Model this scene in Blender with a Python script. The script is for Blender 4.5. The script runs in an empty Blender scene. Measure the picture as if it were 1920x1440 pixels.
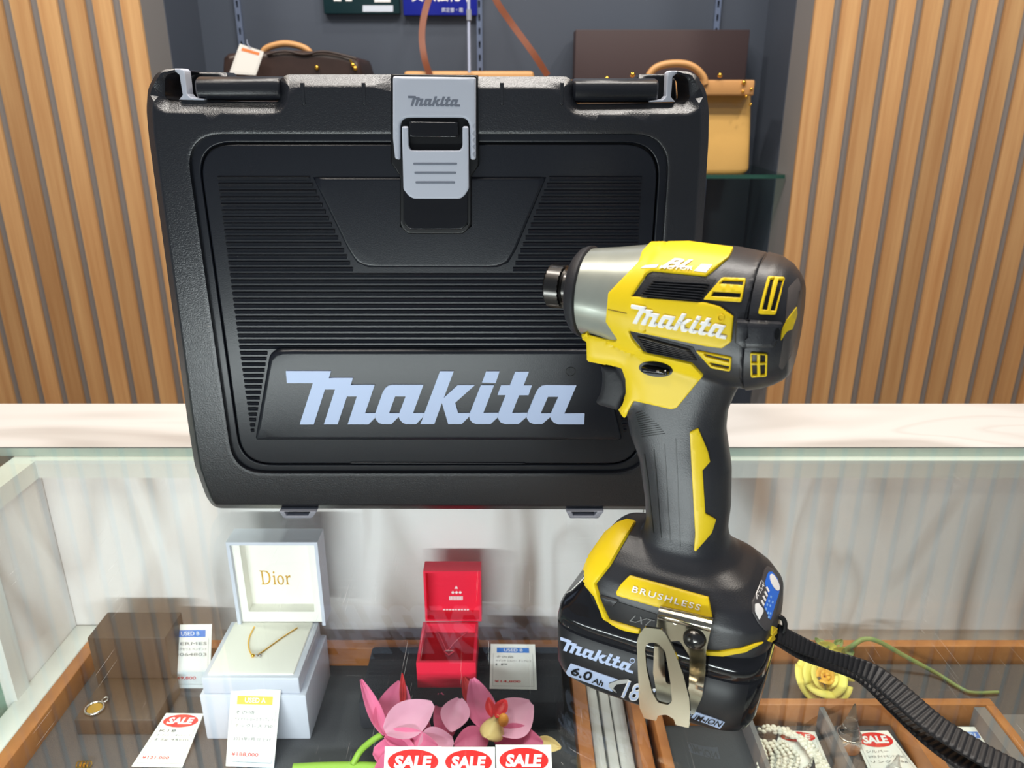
import bpy, bmesh, math, random
import numpy as np
from mathutils import Vector, Matrix
from mathutils.bvhtree import BVHTree
from mathutils.geometry import delaunay_2d_cdt
random.seed(7)
S = bpy.context.scene
# ------------------------------------------------------------------ camera, world, lights
CAM_H = .30; FPX = 1443.0; PITCH = math.radians(20.4)
cam = bpy.data.cameras.new('camera'); camo = bpy.data.objects.new('camera', cam)
S.collection.objects.link(camo); S.camera = camo
camo.location = (0, 0, CAM_H); camo.rotation_euler = (math.radians(90) - PITCH, 0, 0)
cam.sensor_width = 36; cam.lens = FPX / 1920 * 36; cam.clip_start = .01
cam.dof.use_dof = True; cam.dof.focus_distance = .46; cam.dof.aperture_fstop = 15
S.view_settings.view_transform = 'Standard'; S.view_settings.look = 'None'
S.view_settings.gamma = 1; S.view_settings.exposure = 0; S.view_settings.use_curve_mapping = False
w = bpy.data.worlds.new('world'); S.world = w; w.use_nodes = True
w.node_tree.nodes['Background'].inputs[0].default_value = (.80, .88, 1, 1)
w.node_tree.nodes['Background'].inputs[1].default_value = .25

def area(name, loc, target, size, power, col=(1, .93, .84), spread=180, sy=None):
    l = bpy.data.lights.new(name, 'AREA'); l.energy = power; l.color = col; l.size = size
    l.shape = 'DISK'
    if sy: l.shape = 'RECTANGLE'; l.size_y = sy
    l.spread = math.radians(spread)
    o = bpy.data.objects.new(name, l); S.collection.objects.link(o); o.location = loc
    o.rotation_euler = (Vector(target) - Vector(loc)).to_track_quat('-Z', 'Y').to_euler()
    return o
area('downlight_over_counter', (-.10, .53, 1.70), (-.10, .50, 0), 1.05, 25, (1, .95, .89), sy=.16)
area('downlight_right', (.60, .55, 1.70), (.3, .5, 0), .16, 8)
area('downlight_front_left', (-.55, -.15, 1.70), (-.1, .5, 0), .14, 7.5)
area('wallwash_left', (-1.0, .75, 1.72), (-1.0, 1.4, .25), .15, 13, (1, .91, .80))
area('wallwash_right', (1.0, .75, 1.72), (.9, 1.4, .25), .15, 13, (1, .91, .80))
area('alcove_spot', (-.05, 1.15, 1.72), (.15, 1.6, .25), .10, 7, (1, .92, .82))
area('case_strip', (-.2, .07, -.03), (-.1, .6, -.17), .5, 3.3, (.97, .98, 1), sy=.012)

# ------------------------------------------------------------------ colour and materials
def C(r, g, b):
    f = lambda c: (c / 255 / 12.92) if c / 255 <= .04045 else ((c / 255 + .055) / 1.055) ** 2.4
    return (f(r), f(g), f(b), 1)
MATS = {}
def mat(name, col, rough=.5, metal=0, spec=.5, bump=0, bscale=400, coat=0, trans=0, ior=1.45, emit=None, var=0, vscale=30, sheen=0):
    if name in MATS: return MATS[name]
    m = bpy.data.materials.new(name); m.use_nodes = True; nt = m.node_tree; b = nt.nodes['Principled BSDF']
    b.inputs['Base Color'].default_value = col; b.inputs['Roughness'].default_value = rough
    b.inputs['Metallic'].default_value = metal; b.inputs['Specular IOR Level'].default_value = spec
    b.inputs['Coat Weight'].default_value = coat; b.inputs['Coat Roughness'].default_value = .08
    b.inputs['Transmission Weight'].default_value = trans; b.inputs['IOR'].default_value = ior
    b.inputs['Sheen Weight'].default_value = sheen
    tc = nt.nodes.new('ShaderNodeTexCoord')
    if bump:
        n = nt.nodes.new('ShaderNodeTexNoise'); n.inputs['Scale'].default_value = bscale; n.inputs['Detail'].default_value = 3
        nt.links.new(tc.outputs['Object'], n.inputs['Vector'])
        bp = nt.nodes.new('ShaderNodeBump'); bp.inputs['Strength'].default_value = bump; bp.inputs['Distance'].default_value = .001
        nt.links.new(n.outputs['Fac'], bp.inputs['Height']); nt.links.new(bp.outputs['Normal'], b.inputs['Normal'])
    if var:
        n = nt.nodes.new('ShaderNodeTexNoise'); n.inputs['Scale'].default_value = vscale; n.inputs['Detail'].default_value = 4
        nt.links.new(tc.outputs['Object'], n.inputs['Vector'])
        mx = nt.nodes.new('ShaderNodeMix'); mx.data_type = 'RGBA'
        mx.inputs[6].default_value = tuple(c * (1 - var) for c in col[:3]) + (1,)
        mx.inputs[7].default_value = tuple(min(1, c * (1 + var)) for c in col[:3]) + (1,)
        nt.links.new(n.outputs['Fac'], mx.inputs[0]); nt.links.new(mx.outputs[2], b.inputs['Base Color'])
    MATS[name] = m; return m

def ramp(nt, stops):
    r = nt.nodes.new('ShaderNodeValToRGB'); e = r.color_ramp.elements
    while len(e) < len(stops): e.new(.5)
    for i, (p, c) in enumerate(stops): e[i].position = p; e[i].color = c
    return r
def wood(name, dark, light, stretch, island=False, scale=1, rough=.42, mult=1):
    m = bpy.data.materials.new(name); m.use_nodes = True; nt = m.node_tree; b = nt.nodes['Principled BSDF']
    tc = nt.nodes.new('ShaderNodeTexCoord'); mp = nt.nodes.new('ShaderNodeMapping'); mp.inputs['Scale'].default_value = stretch
    nt.links.new(tc.outputs['Object'], mp.inputs['Vector'])
    n = nt.nodes.new('ShaderNodeTexNoise'); n.inputs['Scale'].default_value = scale; n.inputs['Detail'].default_value = 6
    n.inputs['Roughness'].default_value = .6
    if island:
        g = nt.nodes.new('ShaderNodeNewGeometry'); vm = nt.nodes.new('ShaderNodeVectorMath'); vm.operation = 'ADD'
        sc = nt.nodes.new('ShaderNodeMath'); sc.operation = 'MULTIPLY'; sc.inputs[1].default_value = 37
        nt.links.new(g.outputs['Random Per Island'], sc.inputs[0]); nt.links.new(mp.outputs[0], vm.inputs[0]); nt.links.new(sc.outputs[0], vm.inputs[1])
        nt.links.new(vm.outputs[0], n.inputs['Vector'])
    else: nt.links.new(mp.outputs[0], n.inputs['Vector'])
    r = ramp(nt, [(.3, dark), (.7, light)]); nt.links.new(n.outputs['Fac'], r.inputs[0])
    out = r.outputs[0]
    if island:
        h = nt.nodes.new('ShaderNodeHueSaturation')
        mr = nt.nodes.new('ShaderNodeMapRange'); mr.inputs[3].default_value = .78; mr.inputs[4].default_value = 1.08
        nt.links.new(g.outputs['Random Per Island'], mr.inputs[0]); nt.links.new(mr.outputs[0], h.inputs['Value']); nt.links.new(out, h.inputs['Color'])
        out = h.outputs[0]
    nt.links.new(out, b.inputs['Base Color']); b.inputs['Roughness'].default_value = rough
    return m
def marble(name, base, vein, stretch, rough=.15, rot=(0, 0, 0)):
    m = bpy.data.materials.new(name); m.use_nodes = True; nt = m.node_tree; b = nt.nodes['Principled BSDF']
    tc = nt.nodes.new('ShaderNodeTexCoord'); mp = nt.nodes.new('ShaderNodeMapping'); mp.inputs['Scale'].default_value = stretch
    mp.inputs['Rotation'].default_value = rot
    nt.links.new(tc.outputs['Object'], mp.inputs['Vector'])
    n = nt.nodes.new('ShaderNodeTexNoise'); n.inputs['Scale'].default_value = 1; n.inputs['Detail'].default_value = 7
    n.inputs['Distortion'].default_value = 1.2; n.inputs['Roughness'].default_value = .25
    nt.links.new(mp.outputs[0], n.inputs['Vector'])
    mid = tuple((a * .7 + c * .3) for a, c in zip(base, vein))
    r = ramp(nt, [(.30, vein), (.42, mid), (.52, base), (.60, base), (.64, mid), (.70, base)])
    nt.links.new(n.outputs['Fac'], r.inputs[0]); nt.links.new(r.outputs[0], b.inputs['Base Color'])
    b.inputs['Roughness'].default_value = rough
    return m
def thin_glass(name, tint=(.93, .97, .96, 1), f0=.045, rough=0.0, scratches=False):
    m = bpy.data.materials.new(name); m.use_nodes = True; nt = m.node_tree; nt.nodes.clear(); N = nt.nodes.new
    o = N('ShaderNodeOutputMaterial'); mx = N('ShaderNodeMixShader'); t = N('ShaderNodeBsdfTransparent'); g = N('ShaderNodeBsdfGlossy')
    t.inputs[0].default_value = tint; g.inputs['Roughness'].default_value = rough
    ge = N('ShaderNodeNewGeometry'); d = N('ShaderNodeVectorMath'); d.operation = 'DOT_PRODUCT'
    nt.links.new(ge.outputs['Normal'], d.inputs[0]); nt.links.new(ge.outputs['Incoming'], d.inputs[1])
    def M(op, a, b=None):
        x = N('ShaderNodeMath'); x.operation = op
        if hasattr(a, 'links'): nt.links.new(a, x.inputs[0])
        else: x.inputs[0].default_value = a
        if b is not None:
            if hasattr(b, 'links'): nt.links.new(b, x.inputs[1])
            else: x.inputs[1].default_value = b
        return x.outputs[0]
    c = M('ABSOLUTE', d.outputs['Value']); f = M('POWER', M('SUBTRACT', 1, c), 5)
    f = M('ADD', M('MULTIPLY', f, 1 - f0), f0)
    if scratches:
        tc = N('ShaderNodeTexCoord'); tot = None
        for ang, sc in ((.35, (1300, 11, 1)), (2.3, (1500, 16, 1)), (1.1, (1400, 13, 1)), (2.9, (1300, 12, 1))):
            mp = N('ShaderNodeMapping'); mp.inputs['Rotation'].default_value = (0, 0, ang); mp.inputs['Scale'].default_value = sc
            n = N('ShaderNodeTexNoise'); n.inputs['Scale'].default_value = 1; n.inputs['Detail'].default_value = 2; n.inputs['Distortion'].default_value = .6
            nt.links.new(tc.outputs['Object'], mp.inputs[0]); nt.links.new(mp.outputs[0], n.inputs[0])
            s = M('GREATER_THAN', n.outputs['Fac'], .765)
            tot = s if tot is None else M('MAXIMUM', tot, s)
        f0s = f; df = N('ShaderNodeBsdfDiffuse'); df.inputs[0].default_value = (.9, .9, .9, 1)
        mx2 = N('ShaderNodeMixShader'); nt.links.new(M('MULTIPLY', tot, .22), mx2.inputs[0])
        nt.links.new(mx.outputs[0], mx2.inputs[1]); nt.links.new(df.outputs[0], mx2.inputs[2]); last = mx2
    else: last = mx
    nt.links.new(f, mx.inputs[0]); nt.links.new(t.outputs[0], mx.inputs[1]); nt.links.new(g.outputs[0], mx.inputs[2])
    nt.links.new(last.outputs[0], o.inputs[0]); return m

M_SLAT = wood('slat_wood', C(184, 134, 86), C(212, 168, 116), (60, 60, 2.2), island=True)
M_TRAY = wood('tray_wood', C(150, 88, 42), C(190, 122, 66), (8, 8, 8), scale=3)
M_PLY = wood('pale_panel_wood', C(196, 158, 112), C(216, 180, 134), (30, 30, 2))
M_MTOP = marble('marble_top', C(204, 203, 202), C(172, 169, 166), (3.5, 13, 8), rough=.22)
M_MWALL = marble('marble_wall', C(238, 236, 234), C(168, 156, 148), (9, 9, 3), rough=.10, rot=(0, .25, 0))
M_GLASS = thin_glass('counter_glass', scratches=True, f0=.05)
M_SHELFG = thin_glass('shelf_glass', (.75, .88, .84, 1))
M_GEDGE = mat('glass_edge', C(205, 222, 214), .2)
M_GEDGED = mat('shelf_glass_edge', C(40, 80, 70), .2)
M_WGREY = mat('grey_wall', C(134, 131, 130), .6, bump=.1, bscale=150)
M_ALCB = mat('alcove_back', C(76, 83, 95), .38, var=.06, vscale=4)
M_WHITE = mat('white_paint', C(232, 230, 224), .5)
M_RAIL = mat('white_rail', C(222, 222, 216), .3)
M_CLOTH = mat('grey_cloth', C(74, 74, 78), .9, bump=.4, bscale=900)
M_DKCLOTH = mat('charcoal_velvet', C(48, 48, 54), .95, bump=.5, bscale=900)
M_BOX = mat('black_grained_plastic', C(25, 27, 33), .29, spec=.9, bump=.22, bscale=1300)
M_PANEL = mat('black_satin_plastic', C(22, 25, 33), .30, spec=.5, bump=.06, bscale=1500)
M_GAP = mat('deep_black', C(7, 8, 11), .35)
M_LOGO = mat('pale_blue_ink', C(196, 214, 248), .45)
M_LATCH = mat('grey_latch_plastic', C(190, 195, 208), .34, spec=.4)
M_LATCHD = mat('grey_latch_marking', C(112, 118, 132), .45)
M_TOOLK = mat('tool_dark_plastic', C(36, 37, 42), .38, spec=.7, bump=.10, bscale=1600)
M_RUB = mat('tool_rubber', C(28, 29, 34), .55, bump=.15, bscale=1600)
M_YEL = mat('tool_yellow', C(232, 200, 22), .40, spec=.5)
M_ALU = mat('cast_case_grey', C(168, 172, 162), .30, metal=.55, coat=.6, var=.1, vscale=120)
M_STEEL = mat('dark_steel', C(90, 88, 86), .25, metal=1)
M_CHROME = mat('nickel_plate', C(180, 174, 158), .13, metal=1)
M_BATT = mat('battery_gloss_black', C(20, 21, 25), .12, spec=.6)
M_BATTM = mat('battery_matte_black', C(26, 27, 31), .38)
M_STRAP = mat('strap_black', C(26, 26, 29), .5)
M_INKW = mat('white_ink', C(240, 240, 240), .5)
M_BLUE = mat('label_blue', C(36, 110, 225), .35)
M_PAPER = mat('tag_paper', C(240, 238, 232), .5)
M_RED = mat('sale_red', C(222, 40, 36), .45)
M_REDT = mat('price_red', C(225, 70, 70), .5)
M_TXT = mat('grey_print', C(120, 120, 120), .5)
M_BLUEH = mat('header_blue', C(66, 124, 208), .5)
M_YELH = mat('header_yellow', C(232, 192, 70), .5)
M_ORH = mat('header_orange', C(238, 140, 80), .5)
M_JBOX = mat('white_leatherette', C(206, 210, 222), .45, bump=.1)
M_JIN = mat('cream_velvet', C(244, 242, 232), .8)
M_GOLD = mat('gold', C(240, 190, 80), .18, metal=1)
M_SILV = mat('silver', C(210, 205, 200), .2, metal=1)
M_RBOX = mat('red_paper', C(236, 34, 66), .5)
M_RBOXD = mat('red_velvet', C(190, 16, 40), .8)
M_BRN = mat('dark_brown_leather', C(66, 52, 44), .5, bump=.1)
M_BAGT = mat('tan_patent_leather', C(204, 162, 92), .16, bump=.5, bscale=45, coat=.5)
M_BAGH = mat('tan_handle_leather', C(196, 146, 92), .45)
M_BAGB = mat('brown_canvas', C(52, 38, 34), .4, var=.35, vscale=35)
M_BOARD = mat('dark_brown_card', C(58, 44, 46), .6)
M_STRB = mat('brown_strap_leather', C(122, 66, 40), .45)
M_SGRN = mat('sign_green', C(10, 44, 50), .4)
M_SBLU = mat('sign_blue', C(20, 34, 150), .4)
M_UPR = mat('upright_metal', C(150, 165, 195), .25, metal=.7)
M_CORD = mat('pale_cord', C(180, 188, 212), .5)
M_PINK = mat('petal_pink', C(222, 112, 150), .55, var=.22, vscale=60)
M_PINKL = mat('petal_pale_pink', C(236, 170, 196), .55, var=.15, vscale=60)
M_LIP = mat('lip_cream', C(236, 206, 140), .5, var=.2, vscale=120)
M_LIPR = mat('lip_red', C(206, 52, 56), .5, var=.3, vscale=150)
M_STEM = mat('stem_green', C(140, 180, 62), .5)
M_STEMD = mat('stem_olive', C(128, 146, 84), .5)
M_ROSE = mat('petal_yellow', C(240, 226, 110), .55, var=.08, vscale=60)
M_ROSEC = mat('rose_heart', C(236, 180, 60), .55)
M_PEARL = mat('pearl', C(238, 232, 216), .22, coat=.5)
M_ACRY = mat('clear_acrylic', (1, 1, 1, 1), .03, trans=1, ior=1.45)
M_ACRT = thin_glass('thin_acrylic', (.94, .97, 1, 1))
M_DIV = mat('divider_grey', C(112, 108, 108), .75)
M_FLOOR = mat('shop_floor', C(150, 146, 140), .5)
M_CEIL = mat('ceiling_paint', C(225, 222, 216), .8)

# ------------------------------------------------------------------ measuring helpers
cp, sp = math.cos(PITCH), math.sin(PITCH); EYE = Vector((0, 0, CAM_H))
def ray(x, y):
    u = (x - 960) / FPX; v = (720 - y) / FPX
    return Vector((u, cp + v * sp, -sp + v * cp))
def hit_plane(x, y, p, n):
    d = ray(x, y); return EYE + d * ((Vector(p) - EYE).dot(n) / d.dot(n))
def onz(x, y, z): return hit_plane(x, y, (0, 0, z), Vector((0, 0, 1)))
def ony(x, y, Y): return hit_plane(x, y, (0, Y, 0), Vector((0, 1, 0)))
PHI = math.radians(26.8)
TA = Vector((math.cos(PHI), -math.sin(PHI), 0)); TS = Vector((-math.sin(PHI), -math.cos(PHI), 0))
TM = Vector((.066, .316, 0)) - TS * .037
def T(a, w, z): return TM + TA * a + TS * w + Vector((0, 0, z))
def tw(x, y, wv): return hit_plane(x, y, TM + TS * wv, TS)

# ------------------------------------------------------------------ object helpers
OFF = {}
def put(name, me, parent=None, m=None, smooth=False, loc=None):
    o = bpy.data.objects.new(name, me); S.collection.objects.link(o)
    if m and not me.materials: me.materials.append(m)
    if smooth:
        me.shade_smooth()
        try: me.set_sharp_from_angle(angle=smooth if smooth is not True else math.radians(45))
        except Exception: pass
    base = OFF.get(parent.name, Vector((0, 0, 0))) if parent else Vector((0, 0, 0))
    if parent: o.parent = parent; OFF[o.name] = base; me.transform(Matrix.Translation(-base))
    else:
        if loc is None:
            vs = [v.co for v in me.vertices]
            if vs:
                loc = Vector(((min(v.x for v in vs) + max(v.x for v in vs)) / 2, (min(v.y for v in vs) + max(v.y for v in vs)) / 2, min(v.z for v in vs)))
            else: loc = Vector((0, 0, 0))
        o.location = loc; me.transform(Matrix.Translation(-Vector(loc))); OFF[o.name] = Vector(loc)
    return o
def mesh(name, vs, fs, m, parent=None, smooth=False, fix=True, bevel=0, seg=2):
    me = bpy.data.meshes.new(name); bm = bmesh.new()
    bv = [bm.verts.new(v) for v in vs]
    for f in fs:
        try: bm.faces.new([bv[i] for i in f])
        except ValueError: pass
    if fix: bmesh.ops.recalc_face_normals(bm, faces=bm.faces)
    if bevel:
        es = [e for e in bm.edges if len(e.link_faces) == 2 and e.calc_face_angle(0) > .6]
        bmesh.ops.bevel(bm, geom=es, offset=bevel, segments=seg, affect='EDGES', profile=.5, clamp_overlap=True)
    bm.to_mesh(me); bm.free()
    return put(name, me, parent, m, smooth or bool(bevel))
def empty(name, loc, label=None, cat=None, group=None):
    o = bpy.data.objects.new(name, None); S.collection.objects.link(o); o.location = loc; OFF[o.name] = Vector(loc)
    o.empty_display_size = .02
    return tag(o, label, cat, group)
def tag(o, label=None, cat=None, group=None, kind=None):
    if label: o['label'] = label
    if cat: o['category'] = cat
    if group: o['group'] = group
    if kind: o['kind'] = kind
    return o
def struct(o): o['kind'] = 'structure'; return o
CUBE = [(0, 1, 3, 2), (4, 6, 7, 5), (0, 4, 5, 1), (2, 3, 7, 6), (0, 2, 6, 4), (1, 5, 7, 3)]
def box(name, x0, x1, y0, y1, z0, z1, m, parent=None, bevel=0, seg=2):
    vs = [(x, y, z) for x in (x0, x1) for y in (y0, y1) for z in (z0, z1)]
    return mesh(name, vs, CUBE, m, parent, bevel=bevel, seg=seg)
def boxes(name, lst, m, parent=None, smooth=False):
    vs = []; fs = []
    for (x0, x1, y0, y1, z0, z1) in lst:
        b = len(vs); vs += [(x, y, z) for x in (x0, x1) for y in (y0, y1) for z in (z0, z1)]
        fs += [tuple(b + i for i in f) for f in CUBE]
    return mesh(name, vs, fs, m, parent)
def loft(name, rings, m, parent=None, smooth=math.radians(50), cap=True, closed=False):
    n = len(rings[0]); vs = [v for r in rings for v in r]; fs = []
    R = len(rings)
    for i in range(R if closed else R - 1):
        for j in range(n):
            a = i * n + j; b = i * n + (j + 1) % n; c = ((i + 1) % R) * n
            fs.append((a, b, c + (j + 1) % n, c + j))
    if cap and not closed: fs.append(tuple(range(n))); fs.append(tuple(range((R - 1) * n, R * n)))
    return mesh(name, vs, fs, m, parent, smooth)
def sup(cx, cy, rx, ry, n=2.0, k=48):
    out = []
    for i in range(k):
        t = 2 * math.pi * i / k; c, s = math.cos(t), math.sin(t)
        out.append((cx + rx * math.copysign(abs(c) ** (2 / n), c), cy + ry * math.copysign(abs(s) ** (2 / n), s)))
    return out
def tube(name, pts, r, m, parent=None, k=10, closed=False):
    pts = [Vector(p) for p in pts]; rings = []; n = len(pts); prev = None
    for i, p in enumerate(pts):
        if closed: d = pts[(i + 1) % n] - pts[i - 1]
        else: d = pts[min(i + 1, n - 1)] - pts[max(i - 1, 0)]
        d.normalize(); up = prev if prev else (Vector((0, 0, 1)) if abs(d.z) < .9 else Vector((1, 0, 0)))
        s = d.cross(up).normalized(); u = s.cross(d).normalized(); prev = u
        rr = r(i / (n - 1)) if callable(r) else r
        rings.append([p + s * math.cos(2 * math.pi * j / k) * rr + u * math.sin(2 * math.pi * j / k) * rr for j in range(k)])
    return loft(name, rings, m, parent, closed=closed)
def smoothpath(pts, n=8):
    pts = [Vector(p) for p in pts]; out = []
    P = [pts[0] * 2 - pts[1]] + pts + [pts[-1] * 2 - pts[-2]]
    for i in range(1, len(P) - 2):
        for k in range(n):
            t = k / n; a, b, c, d = P[i - 1], P[i], P[i + 1], P[i + 2]
            out.append(.5 * ((2 * b) + (c - a) * t + (2 * a - 5 * b + 4 * c - d) * t * t + (3 * b - a - 3 * c + d) * t ** 3))
    out.append(pts[-1]); return out
def sphere(name, c, r, m, parent=None, sc=(1, 1, 1), u=16, v=10):
    me = bpy.data.meshes.new(name); bm = bmesh.new(); bmesh.ops.create_uvsphere(bm, u_segments=u, v_segments=v, radius=r)
    bmesh.ops.scale(bm, vec=sc, verts=bm.verts); bmesh.ops.translate(bm, vec=c, verts=bm.verts); bm.to_mesh(me); bm.free()
    return put(name, me, parent, m, True)

# 2-D polygons with holes -> shaped slabs
def dense(loop, step):
    out = []
    for i, a in enumerate(loop):
        b = loop[(i + 1) % len(loop)]; L = math.hypot(b[0] - a[0], b[1] - a[1]); k = max(1, int(math.ceil(L / step)))
        for j in range(k): out.append((a[0] + (b[0] - a[0]) * j / k, a[1] + (b[1] - a[1]) * j / k))
    return out
def rnd(loop, r, k=4):
    out = []; n = len(loop)
    for i in range(n):
        p0, p, p1 = (Vector(loop[i - 1]), Vector(loop[i]), Vector(loop[(i + 1) % n]))
        d0 = p0 - p; d1 = p1 - p; l = min(r, d0.length * .45, d1.length * .45)
        a = p + d0.normalized() * l; b = p + d1.normalized() * l
        for j in range(k + 1):
            t = j / k; q = a * (1 - t) ** 2 + p * 2 * t * (1 - t) + b * t * t; out.append((q.x, q.y))
    return out
def segs_of(loops):
    A = []; B = []
    for l in loops:
        for i, a in enumerate(l): A.append(a); B.append(l[(i + 1) % len(l)])
    return np.array(A, float), np.array(B, float)
def dist(P, A, B):
    P = np.asarray(P, float); out = np.full(len(P), 1e9); D = B - A; L2 = (D ** 2).sum(1) + 1e-30
    for s in range(0, len(P), 2000):
        Q = P[s:s + 2000]; W = Q[:, None, :] - A[None]; t = np.clip((W * D[None]).sum(2) / L2[None], 0, 1)
        out[s:s + 2000] = np.sqrt((((W - t[..., None] * D[None])) ** 2).sum(2)).min(1)
    return out
def inside(P, A, B):
    P = np.asarray(P, float); out = np.zeros(len(P), bool)
    for s in range(0, len(P), 2000):
        x = P[s:s + 2000, 0][:, None]; y = P[s:s + 2000, 1][:, None]
        cr = (A[None, :, 1] > y) != (B[None, :, 1] > y)
        with np.errstate(divide='ignore', invalid='ignore'):
            xi = (B[None, :, 0] - A[None, :, 0]) * (y - A[None, :, 1]) / (B[None, :, 1] - A[None, :, 1]) + A[None, :, 0]
        out[s:s + 2000] = (cr & (x < xi)).sum(1) % 2 == 1
    return out
def tri2d(loops, rows=(), step=None, bstep=None):
    if bstep: loops = [dense(l, bstep) for l in loops]
    A, B = segs_of(loops); pts = []; edges = []
    for l in loops:
        b = len(pts); pts += list(l); edges += [(b + i, b + (i + 1) % len(l)) for i in range(len(l))]
    nb = len(pts); ex = []
    for r in rows:
        for l in loops:
            n = len(l)
            for i in range(n):
                a = l[i - 1]; c = l[(i + 1) % n]; p = l[i]; dx, dy = c[0] - a[0], c[1] - a[1]; L = math.hypot(dx, dy) or 1
                for sg in (1, -1): ex.append((p[0] - dy / L * r * sg, p[1] + dx / L * r * sg, r))
    if ex:
        E = np.array(ex); dd = dist(E[:, :2], A, B); ins = inside(E[:, :2], A, B)
        E = E[(dd > E[:, 2] * .93) & ins]; pts += [tuple(e[:2]) for e in E]
    if step:
        x0, y0 = A.min(0); x1, y1 = A.max(0); G = np.array([(x, y) for x in np.arange(x0, x1, step) for y in np.arange(y0, y1, step)])
        lim = max([step * .5] + [max(rows) + step * .4] if rows else [step * .5])
        if len(G):
            G = G[inside(G, A, B)]
            if len(G): G = G[dist(G, A, B) > lim]
            pts += [tuple(g) for g in G]
    vo, eo, fo, _, _, _ = delaunay_2d_cdt([Vector(p) for p in pts], edges, [], 0, 1e-7)
    vo = [tuple(v) for v in vo]; fo = [tuple(f) for f in fo if len(f) == 3]
    cen = np.array([[sum(vo[i][0] for i in f) / 3, sum(vo[i][1] for i in f) / 3] for f in fo])
    ok = inside(cen, A, B); fo = [f for f, k in zip(fo, ok) if k]
    return vo, fo, dist(vo, A, B)
def slab_data(loops, top, bot, rows=(), step=None, bstep=None):
    v, f, d = tri2d(loops, rows, step, bstep); n = len(v)
    vs = [top(p[0], p[1], dd) for p, dd in zip(v, d)]
    cnt = {}
    for t in f:
        for i in range(3):
            e = tuple(sorted((t[i], t[(i + 1) % 3]))); cnt[e] = cnt.get(e, 0) + 1
    fs = list(f)
    if bot:
        vs += [bot(p[0], p[1]) for p in v]; fs += [tuple(n + i for i in reversed(t)) for t in f]
        fs += [(a, b, n + b, n + a) for (a, b), c in cnt.items() if c == 1]
    return vs, fs
def slab(name, groups, top, bot, m, parent=None, rows=(), step=None, bstep=None, smooth=math.radians(40)):
    if not isinstance(groups[0][0][0], (list, tuple)): groups = [groups]
    V = []; F = []
    for loops in groups:
        vs, fs = slab_data(loops, top, bot, rows, step, bstep); b = len(V); V += vs; F += [tuple(b + i for i in f) for f in fs]
    return mesh(name, V, F, m, parent, smooth)
def dome(d, r): return 0 if d >= r else r - math.sqrt(max(0, r * r - (r - d) ** 2))
def chamf(d, r):
    q = r * .16
    return 0 if d >= r + q else (r - d if d < r - q else (r + q - d) ** 2 / (4 * q))
def weigh(o):
    m = o.modifiers.new('w', 'WEIGHTED_NORMAL'); m.keep_sharp = True; m.weight = 90; return o
def yslab(name, loops, Y, depth, m, parent=None, r=0, cham=False):
    """slab lying in the xz plane, front face at y=Y, rounded front rim of radius r"""
    rows = ([r * t for t in (.4, .75, 1, 1.25)] if cham else [r * t for t in (.08, .25, .55, 1)]) if r else ()
    f = chamf if cham else dome
    o = slab(name, loops, lambda x, z, d: (x, Y + (f(d, r) if r else 0), z), lambda x, z: (x, Y + depth, z), m, parent, rows, None, (r * 2.5 if r else None))
    return weigh(o) if r else o
_tc = {}
def text2d(s, bold=0, shear=0, space=1):
    key = (s, bold, shear, space)
    if key not in _tc:
        c = bpy.data.curves.new('t', 'FONT'); c.body = s; c.offset = bold; c.shear = shear; c.space_character = space; c.resolution_u = 3
        o = bpy.data.objects.new('t', c); S.collection.objects.link(o); dg = bpy.context.evaluated_depsgraph_get()
        me = bpy.data.meshes.new_from_object(o.evaluated_get(dg))
        vs = [(v.co.x, v.co.y) for v in me.vertices]; fs = [tuple(p.vertices) for p in me.polygons]
        bpy.data.objects.remove(o); bpy.data.curves.remove(c); bpy.data.meshes.remove(me)
        if not vs: vs = [(0, 0), (1, 0), (0, 1)]; fs = []
        x0 = min(v[0] for v in vs); x1 = max(v[0] for v in vs); y0 = min(v[1] for v in vs); y1 = max(v[1] for v in vs)
        _tc[key] = ([((v[0] - x0) / (x1 - x0), (v[1] - y0) / (y1 - y0)) for v in vs], fs, (x1 - x0) / (y1 - y0))
    return _tc[key]
def text(name, s, fn, m, parent, bold=0, shear=0, space=1):
    v, f, asp = text2d(s, bold, shear, space); return mesh(name, [fn(*p) for p in v], f, m, parent, fix=False)
def bil(q, u, v):  # q = bl, br, tr, tl
    a = [q[0][i] * (1 - u) + q[1][i] * u for i in range(len(q[0]))]; b = [q[3][i] * (1 - u) + q[2][i] * u for i in range(len(q[0]))]
    return [a[i] * (1 - v) + b[i] * v for i in range(len(a))]
def ell(cx, cy, rx, ry, k=28, rot=0):
    c, s = math.cos(rot), math.sin(rot)
    return [(cx + rx * math.cos(t) * c - ry * math.sin(t) * s, cy + rx * math.cos(t) * s + ry * math.sin(t) * c) for t in [2 * math.pi * i / k for i in range(k)]]

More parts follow.
